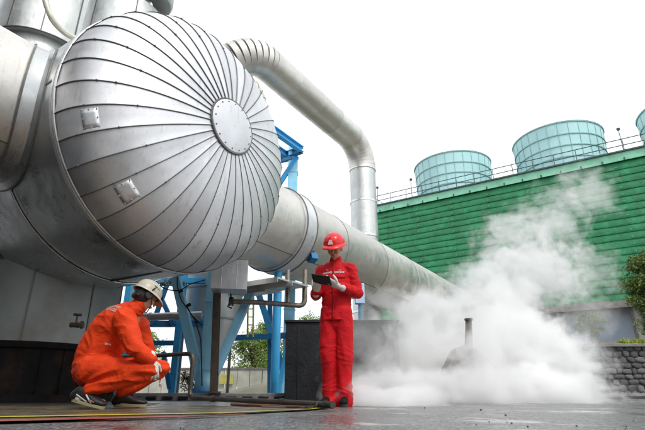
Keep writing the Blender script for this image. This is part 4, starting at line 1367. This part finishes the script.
# trousers
mb = MB()
for sx in (-1, 1):
    kx, ky = ((-.010,-.030) if sx < 0 else (.004,.004))
    limb(mb, [(sx*.074,.0,.93,.094,.120), (sx*.078,ky*.4,.74,.094,.106), (sx*.076+kx*.5,-.004+ky,.50,.084,.092), (sx*.074+kx*.3,.01+ky*.3,.28,.078,.086), (sx*.073,.010,.10,.078,.094), (sx*.073,.0,.03,.078,.102)], cap=True)
limb(mb, [(0,0,.80,.13,.11), (0,0,.95,.15,.12)])
def d_tr(p, nn):
    k = 1 if p.z > .25 else 1.6
    kn = math.exp(-((p.z-.50)/.12)**2) + 1.1*math.exp(-((p.z-.12)/.11)**2) + .5*math.exp(-((p.z-.80)/.10)**2)
    q = Vector((p.x, p.y, p.z + .5*p.x*(1 if p.x > 0 else -1)))
    return .0085*ridge(q, (6,6,15), 2.0)*min(1, kn) + .004*ridge(p, (9,9,2.5), 6) - .002
fuse(mb, .007, 6, 'trousers', M['red_cloth'], ps, W, d_tr)
# jacket
mb = MB()
limb(mb, [(0,.0,.825,.172,.138), (0,.0,.90,.166,.130), (0,-.002,1.03,.156,.118), (0,-.004,1.18,.168,.122), (0,.0,1.32,.172,.118), (0,.004,1.395,.140,.095), (0,.006,1.45,.095,.080)], n=28, cap=False)
limb(mb, [(-.135,.006,1.385,.058,.062), (0,.006,1.425,.055,.07), (.135,.006,1.385,.058,.062)], ref=(0,0,1))
limb(mb, [(0,.006,1.43,.075,.072), (0,.004,1.460,.064,.064), (0,.000,1.485,.066,.066)], cap=True)
for a, e_, w_ in ((rs, re_, rw), (ls, le_, lw)):
    a, e_, w_ = Vector(a), Vector(e_), Vector(w_)
    m_ = e_.lerp(w_, .5); w2 = e_.lerp(w_, .88)
    limb(mb, [(*a,.072,.074), (*a.lerp(e_,.5),.062,.066), (*e_,.058,.062)]); limb(mb, [(*e_,.058,.062), (*m_,.054,.056), (*w2,.045,.047)])
def d_jk(p, nn):
    side = abs(p.x) > .19 or p.y < -.14
    return (.009 if side else .0065)*ridge(p, (7,7,9), 5.0) - .003 + (.003*ridge(p, (12,12,22), 3))
jk = fuse(mb, .007, 5, 'jacket', M['red_cloth'], ps, W, d_jk)
stroke_marks(jk, W, (.0,-.3,1.315), (1,0,0), (0,0,1), (0,-1,0), 15, .0165, .020, M['mark_white'], 'chest_lettering', ps, 4)
stroke_marks(jk, W, (-.07,-.3,1.355), (1,0,0), (0,0,1), (0,-1,0), 2, .012, .016, M['mark_pink'], 'chest_badge', ps, 6)
stroke_marks(jk, W, (.07,-.3,1.345), (1,0,0), (0,0,1), (0,-1,0), 4, .010, .007, M['mark_pink'], 'name_patch', ps, 9)
# placket and pocket flaps
def strap(target, pts, wv, mat, name, parent, nrm, lift=.002, thick=.004):
    bm = bmesh.new(); bm.from_mesh(target.data); bt = BVHTree.FromBMesh(bm); bm.free()
    NN = W.to_3x3() @ Vector(nrm); NN.normalize(); L_ = []
    pts = [W @ Vector(p) for p in pts]
    P2 = []
    for i in range(len(pts)-1):
        for k in range(8): P2.append(pts[i].lerp(pts[i+1], k/8))
    P2.append(pts[-1]); vs = []
    for i, p in enumerate(P2):
        d = (P2[min(i+1,len(P2)-1)] - P2[max(i-1,0)]).normalized(); sd_ = d.cross(NN).normalized()
        for s_ in (-1, 1):
            q = p + sd_*wv*s_*.5; h = bt.find_nearest(q) if nrm == 'n' else bt.ray_cast(q + NN*.3, -NN)
            vs.append((h[0] if h[0] is not None else q) + NN*lift)
    m_ = MB(); m_.add(vs, [(2*i, 2*i+1, 2*i+3, 2*i+2) for i in range(len(P2)-1)])
    o = m_.build(name, mat, parent); so = o.modifiers.new('t','SOLIDIFY'); so.thickness = thick; so.offset = 1
    return o
M['red_dark'] = cloth('dark_red_seam', (.42,.006,.010), (.34,.004,.008))
strap(jk, [(0,-.2,1.44),(0,-.2,1.30),(0,-.2,1.0),(0,-.2,.84)], .022, M['red_dark'], 'placket', ps, (0,-1,0))
for sx in (-1, 1):
    strap(jk, [(sx*.045,-.2,1.275),(sx*.125,-.2,1.275)], .035, M['red_cloth'], 'pocket_flap', ps, (0,-1,0), .004)
# gloves, boots
for (w_, H_) in ((rw, RH), (lw, LH)):
    mb = MB(); hand(mb, w_, s=1.02, fat=1.13, **H_)
    f_ = Vector(H_['f']).normalized(); ww = Vector(w_)
    limb(mb, [(*(ww-f_*.045),.036,.033), (*(ww-f_*.01),.033,.028)], n=14)
    fuse(mb, .0032, 2, 'glove', M['glove'], ps, W)
for sx in (-1, 1):
    u_, s_ = MB(), MB()
    boot(u_, s_, (sx*.074,.075,.0), (sx*.105,-.20,.0), (0,0,1))
    fuse(u_, .006, 3, 'boot', M['black'], ps, W)
    for v in s_.v: v.xyz = W @ v
    s_.build('sole', M['rubber'], ps)
# tablet held in the gloved hands
tc_ = Vector((-.070,-.312,1.208)); TR = Matrix.Rotation(R(12), 3, 'Y') @ Matrix.Rotation(R(-30), 3, 'X')
m1 = MB(); m1.box(tc_, (.20,.140,.012), TR)
m1.v = [W @ v for v in m1.v]
tabl = thing('tablet', 'black tablet held up in white gloved hands in front of the red jacket', 'tablet', tuple(W @ tc_))
m1.build('tablet_case', M['rubber'], tabl, bevel=.004)
m1 = MB(); m1.box(tc_ + TR @ Vector((0,0,.0072)), (.18,.12,.002), TR); m1.v = [W @ v for v in m1.v]
m1.build('screen', simple('dark_glass', (.02,.022,.03), .08, bump=0), tabl, smooth=False)
m1 = MB(); m1.box(tc_ + TR @ Vector((.075,.048,-.0075)), (.022,.022,.003), TR); m1.v = [W @ v for v in m1.v]
m1.build('lens_bump', M['grey'], tabl, bevel=.001)

# ---- crouching worker in orange
CX, CYP = gx(103, 4.07, .3), 4.07
W = Matrix.Translation((CX, CYP, 0))
pc = thing('person', 'worker in orange coverall and cream helmet crouching under the vessel, seen from behind', 'person', (CX, CYP, 0))
# head: face towards +x and away a little, tilted down
X = Matrix.Translation((.272,.0,.905)) @ Matrix.Rotation(R(132), 4, 'Z') @ Matrix.Rotation(R(28), 4, 'X') @ Matrix.Scale(.92, 4)
mb = MB(); head_parts(mb, X)
limb(mb, [(.17,.01,.72,.06,.06), (.215,.0,.80,.056,.058), (.26,.0,.87,.052,.056)])
limb(mb, [(-.08,.04,.32,.10,.10), (-.02,.03,.52,.09,.09), (.08,.02,.64,.10,.09), (.17,.02,.73,.07,.07)], ref=(0,1,0))
AR = [(.180,-.165,.695), (.330,-.235,.455), (.460,-.20,.365)]
AL = [(.17,.20,.68), (.25,.27,.45), (.32,.28,.30)]
for a, e_, w_ in (AR, AL):
    limb(mb, [(*a,.040,.040), (*e_,.033,.033)]); limb(mb, [(*e_,.033,.033), (*w_,.024,.024)])
LR = [(-.06,-.075,.30), (.43,-.175,.285), (-.045,-.13,.14)]
LL = [(-.04,.15,.30), (.40,.23,.32), (.08,.20,.12)]
for h_, k_, a_ in (LR, LL):
    limb(mb, [(*h_,.07,.07), (*k_,.045,.045)]); limb(mb, [(*k_,.045,.045), (*a_,.034,.034)])
limb(mb, [(-.08,-.13,.10,.028,.03), (.10,-.14,.05,.03,.02)]); limb(mb, [(.08,.20,.06,.028,.03), (.26,.20,.035,.03,.02)])
RHc = dict(f=(.22,.10,-.95), nrm=(-.5,.8,-.1), th=(.7,.5,.2), curls=(.35,.4,.45,.5), thumb=.6)
LHc = dict(f=(.8,-.1,-.55), nrm=(-.3,-.3,-.9), th=(.1,-1,.1), curls=(.4,.45,.5,.5), thumb=.6)
hand(mb, AR[2], s=.9, **RHc); hand(mb, AL[2], s=.9, **LHc)
fuse(mb, .006, 3, 'body', M['skin'], pc, W)
face_details(X, W, pc)
helmet(X @ Matrix.Translation((0,.0,.026)) @ Matrix.Scale(.93, 4), W, pc, M['white_shell'], brim=.045)
hb = MB(); ball(hb, (0,.030,.004), (.081,.090,.095)); limb(hb, [(-.05,.085,-.04,.02,.02), (0,.10,-.05,.025,.02), (.05,.085,-.04,.02,.02)], ref=(0,0,1), n=10)
for v in hb.v: v.xyz = W @ (X @ v)
hb.build('hair', M['hair'], pc)
# ear defenders clipped under the helmet
ed = MB()
for sx in (-1, 1):
    ed.lathe((sx*.080,.012,-.004), (sx,0,0), [(0,.033),(.018,.036),(.026,.030),(.028,.001)], 20, ref=(0,0,1))
    ed.tube([Vector((sx*.098,.012,.0)), Vector((sx*.112,.014,.045)), Vector((sx*.128,.006,.075))], .007, 8)
ed.tube([Vector((.085,-.01,.03)), Vector((.072,-.07,-.06)), Vector((.02,-.085,-.12)), Vector((-.02,-.085,-.12)), Vector((-.072,-.07,-.06)), Vector((-.085,-.01,.03))], .005, 8)
for v in ed.v: v.xyz = W @ (X @ v)
ed.build('ear_defender', M['rubber'], pc)
# dark print on the side of the helmet
hh_ = MB()
rn = random.Random(1)
for k in range(7):
    a = R(180+8) + (k-3)*.075    # helmet -x side faces the camera
    for j in range(2):
        if rn.random() < .25: continue
        z = .018+.036+.036+.010 + j*.011
        c_ = math.sqrt(max(0, 1-((z-.054)/.128)**2))**.82
        ps_ = []
        for da, dz in ((-.028,0),(.024,0),(.024,.007),(-.028,.007)):
            ps_.append(W @ (X @ Matrix.Translation((0,0,.030)) @ Matrix.Scale(.93, 4) @ Vector((.1245*c_*math.cos(a+da), .148*c_*math.sin(a+da)+.006, z-.036+dz))))
        hh_.add(ps_, [(0,1,2,3)])
so = hh_.build('helmet_print', M['mark_dark'], pc, smooth=False).modifiers.new('t','SOLIDIFY'); so.thickness = .002
# coverall
mb = MB()
limb(mb, [(-.095,.03,.315,.175,.155), (-.070,.03,.45,.180,.170), (-.005,.03,.575,.190,.182), (.055,.02,.665,.200,.175), (.120,.01,.740,.190,.130), (.190,.0,.795,.10,.080)], ref=(0,1,0), n=28)
limb(mb, [(.19,.0,.78,.075,.072), (.232,.0,.845,.070,.070)], ref=(0,1,0))
for a, e_, w_ in (AR, AL):
    a, e_, w_ = Vector(a), Vector(e_), Vector(w_)
    limb(mb, [(*a,.092,.096), (*a.lerp(e_,.5),.080,.084), (*e_,.070,.072)]); limb(mb, [(*e_,.070,.072), (*e_.lerp(w_,.5),.062,.064), (*e_.lerp(w_,.95),.044,.046)])
for i, (h_, k_, a_) in enumerate((LR, LL)):
    h_, k_, a_ = Vector(h_), Vector(k_), Vector(a_)
    limb(mb, [(*h_,.130,.125), (*h_.lerp(k_,.45),.108,.098), (*h_.lerp(k_,.8),.090,.082), (*k_,.074,.074)], ref=(0,1,0))
    limb(mb, [(*k_,.070,.070), (*k_.lerp(a_,.3),.078,.068), (*k_.lerp(a_,.65),.074,.062), (*k_.lerp(a_,.93),.062,.052)], ref=(0,1,0))
def d_cv(p, nn):
    q = Vector((p.x+.8*p.z, p.y, p.z-.5*p.x))
    low = p.z < .42
    r_ = ridge(q, (10,5,7), 1.0) if not low else ridge(Vector((p.x*.9+p.z*.5, p.y, p.z-p.x*.35)), (5,5,13), 4.0)
    return (.010 if low else .0075)*r_ - .003 + .002*ridge(p, (16,16,20), 6)
cv = fuse(mb, .007, 5, 'coverall', M['orange_cloth'], pc, W, d_cv)
stroke_marks(cv, W, (.085,-.10,.765), (.84,-.12,-.36), (.25,.30,.80), (-.25,-.75,.62), 9, .026, .034, M['mark_grey'], 'back_lettering', pc, 12, lines=2, pitch=.048, lift=.004)
stroke_marks(cv, W, (.065,-.3,.49), (1,0,-.1), (0,0,1), (0,-1,0), 3, .014, .014, M['mark_white'], 'hip_patch', pc, 13)
for (w_, H_) in ((AR[2], RHc), (AL[2], LHc)):
    mb = MB(); hand(mb, w_, s=1.02, fat=1.13, **H_)
    f_ = Vector(H_['f']).normalized(); ww = Vector(w_)
    limb(mb, [(*(ww-f_*.045),.036,.033), (*(ww-f_*.01),.033,.028)], n=14)
    fuse(mb, .0032, 2, 'glove', M['glove'], pc, W)
# socks and shoes
sk_ = MB(); limb(sk_, [(-.03,-.128,.155,.045,.045), (-.062,-.13,.115,.042,.042), (-.085,-.132,.09,.04,.04)]); 
for v in sk_.v: v.xyz = W @ v
sk_.build('sock', M['glove'], pc)
for j, (hl_, to_, up_) in enumerate((((-.150,-.125,.062), (.125,-.165,.004), (.22,0,1)), ((.05,.20,.012), (.32,.21,.012), (0,0,1)))):
    u_, s_ = MB(), MB()
    boot(u_, s_, hl_, to_, up_, w=.05, hh=.075)
    sh_ = fuse(u_, .005, 3, 'shoe', M['rubber'], pc, W)
    for v in s_.v: v.xyz = W @ v
    s_.build('sole', M['white_sole'], pc, bevel=.004)
    if j == 0:
        Wk = W
        strap(sh_, [(-.10,-.2,.115),(-.05,-.2,.085),(-.005,-.2,.058)], .012, M['shoe_trim'], 'shoe_stripe', pc, (0,-1,0))
        strap(sh_, [(-.02,-.2,.115),(.01,-.2,.08),(.035,-.2,.052)], .012, M['shoe_trim'], 'shoe_stripe', pc, (0,-1,0))
        strap(sh_, [(.02,-.2,.075),(.06,-.2,.058)], .008, simple('coral_lace', (.5,.15,.1), .6, bump=0), 'lace', pc, (0,-1,0))

# ------------------------------------------------------------------ steam
def steam(name, blobs, lo, hi, nscale, amp, label, dens=1.0, seed=0.0):
    """one closed box of vapour; its density is a sum of soft, noise-torn ellipsoids"""
    lo, hi = Vector(lo), Vector(hi)
    mb = MB(); mb.box((lo+hi)/2, tuple(hi-lo))
    m = bpy.data.materials.new(name); m.use_nodes = True; n = m.node_tree
    for x in list(n.nodes):
        if x.type != 'OUTPUT_MATERIAL': n.nodes.remove(x)
    out = [x for x in n.nodes if x.type == 'OUTPUT_MATERIAL'][0]
    g = n.nodes.new('ShaderNodeNewGeometry')
    P = g.outputs['Position']
    sh_ = node(n, 'ShaderNodeVectorMath', {0: P, 1: (seed, seed*.7, seed*.3)}, operation='ADD').outputs[0]
    tw_ = node(n, 'ShaderNodeTexNoise', {'Vector': sh_, 'Scale': nscale, 'Detail': 4.0, 'Roughness': .55})
    d0 = node(n, 'ShaderNodeVectorMath', {0: tw_.outputs['Color'], 1: (.5,.5,.5)}, operation='SUBTRACT').outputs[0]
    d1 = node(n, 'ShaderNodeVectorMath', {0: d0}, operation='SCALE'); d1.inputs['Scale'].default_value = amp
    Q = node(n, 'ShaderNodeVectorMath', {0: P, 1: d1.outputs[0]}, operation='ADD').outputs[0]
    fine = node(n, 'ShaderNodeTexNoise', {'Vector': Q, 'Scale': nscale*3.8, 'Detail': 8.0, 'Roughness': .66, 'Distortion': .3}).outputs[0]
    tot = None
    for c, r, dn, er in blobs:
        v = node(n, 'ShaderNodeVectorMath', {0: Q, 1: tuple(c)}, operation='SUBTRACT').outputs[0]
        v = node(n, 'ShaderNodeVectorMath', {0: v, 1: tuple(r)}, operation='DIVIDE').outputs[0]
        ln = node(n, 'ShaderNodeVectorMath', {0: v}, operation='LENGTH').outputs['Value']
        # erode: f = 1 - len - er*(noise-.5)
        nn = node(n, 'ShaderNodeMath', {0: fine, 1: er*1.8, 2: -er*.9}, operation='MULTIPLY_ADD').outputs[0]
        f = node(n, 'ShaderNodeMath', {0: 1.0, 1: ln}, operation='SUBTRACT').outputs[0]
        f = node(n, 'ShaderNodeMath', {0: f, 1: nn}, operation='ADD').outputs[0]
        mr = node(n, 'ShaderNodeMapRange', {'Value': f, 'From Min': 0.0, 'From Max': .58, 'To Min': 0.0, 'To Max': dn})
        mr.interpolation_type = 'SMOOTHSTEP'
        tot = mr.outputs[0] if tot is None else node(n, 'ShaderNodeMath', {0: tot, 1: mr.outputs[0]}, operation='ADD').outputs[0]
    de = node(n, 'ShaderNodeMath', {0: tot, 1: dens}, operation='MULTIPLY').outputs[0]
    pv_ = n.nodes.new('ShaderNodeVolumePrincipled')
    pv_.inputs['Color'].default_value = (.998,.998,.999,1)
    pv_.inputs['Anisotropy'].default_value = .15
    n.links.new(de, pv_.inputs['Density'])
    n.links.new(pv_.outputs[0], out.inputs['Volume'])
    o = mb.build(name, m, smooth=False)
    o['kind'] = 'stuff'; o['label'] = label
    return o
def B(u, v, Y, rx, ry, rz_, dn, er): return (at(u, v, Y), (rx, ry, rz_), dn, er)
blobs = [
    B(475,394,7.6, 2.15,1.5,0.46, 8, 0.9),
    B(388,401,5.6, 0.75,0.7,0.2, 8, 1),
    B(468,388,6.3, 0.8,0.5,0.36, 5, 1),
    B(480,350,6.5, 0.7,0.35,0.5, 3.2, 1.32),
    B(374,398,5.1, 0.45,0.45,0.17, 14, 1),
    B(545,396,7, 0.8,1,0.45, 7, 0.8),
    B(425,350,7.8, 0.9,0.8,0.55, 2.72, 1.1),
    B(405,392,7, 0.85,0.8,0.3, 4, 0.8),
    B(510,350,7.8, 1.15,0.9,0.8, 4.8, 0.99),
    B(550,365,7.6, 0.8,0.8,0.6, 4.8, 0.88),
    B(432,312,8.4, 0.795,0.7,0.477, 2.31, 1.26),
    B(490,300,8.4, 0.954,0.8,0.689, 2.72, 1.15),
    B(530,275,8.8, 1.01,0.7,0.742, 2.04, 1.49),
    B(515,240,8.9, 0.901,0.6,0.636, 1.29, 1.95),
    B(550,225,9, 0.795,0.5,0.795, 1.16, 1.95),
    B(588,190,9.2, 0.689,0.5,0.657, 0.884, 2.18),
    B(585,270,9, 0.689,0.5,0.636, 0.884, 2.07),
    B(585,320,8.8, 0.689,0.5,0.636, 0.6, 1.72),
    B(380,345,7.2, 0.8,0.5,0.65, 0.64, 1.43),
    B(372,380,6.4, 0.55,0.5,0.4, 0.8, 1.21),
    B(392,300,7.8, 0.53,0.5,0.318, 0.816, 1.72),
]
blobs.append(B(470,362,6.6, .45,.30,.34, 1.2, 1.0))
steam('steam', blobs, (-.1, 4.6, -.05), (6.1, 10.3, 4.7), .9, .9, 'thick white steam billowing up from the ground right of the standing worker', dens=1.12)
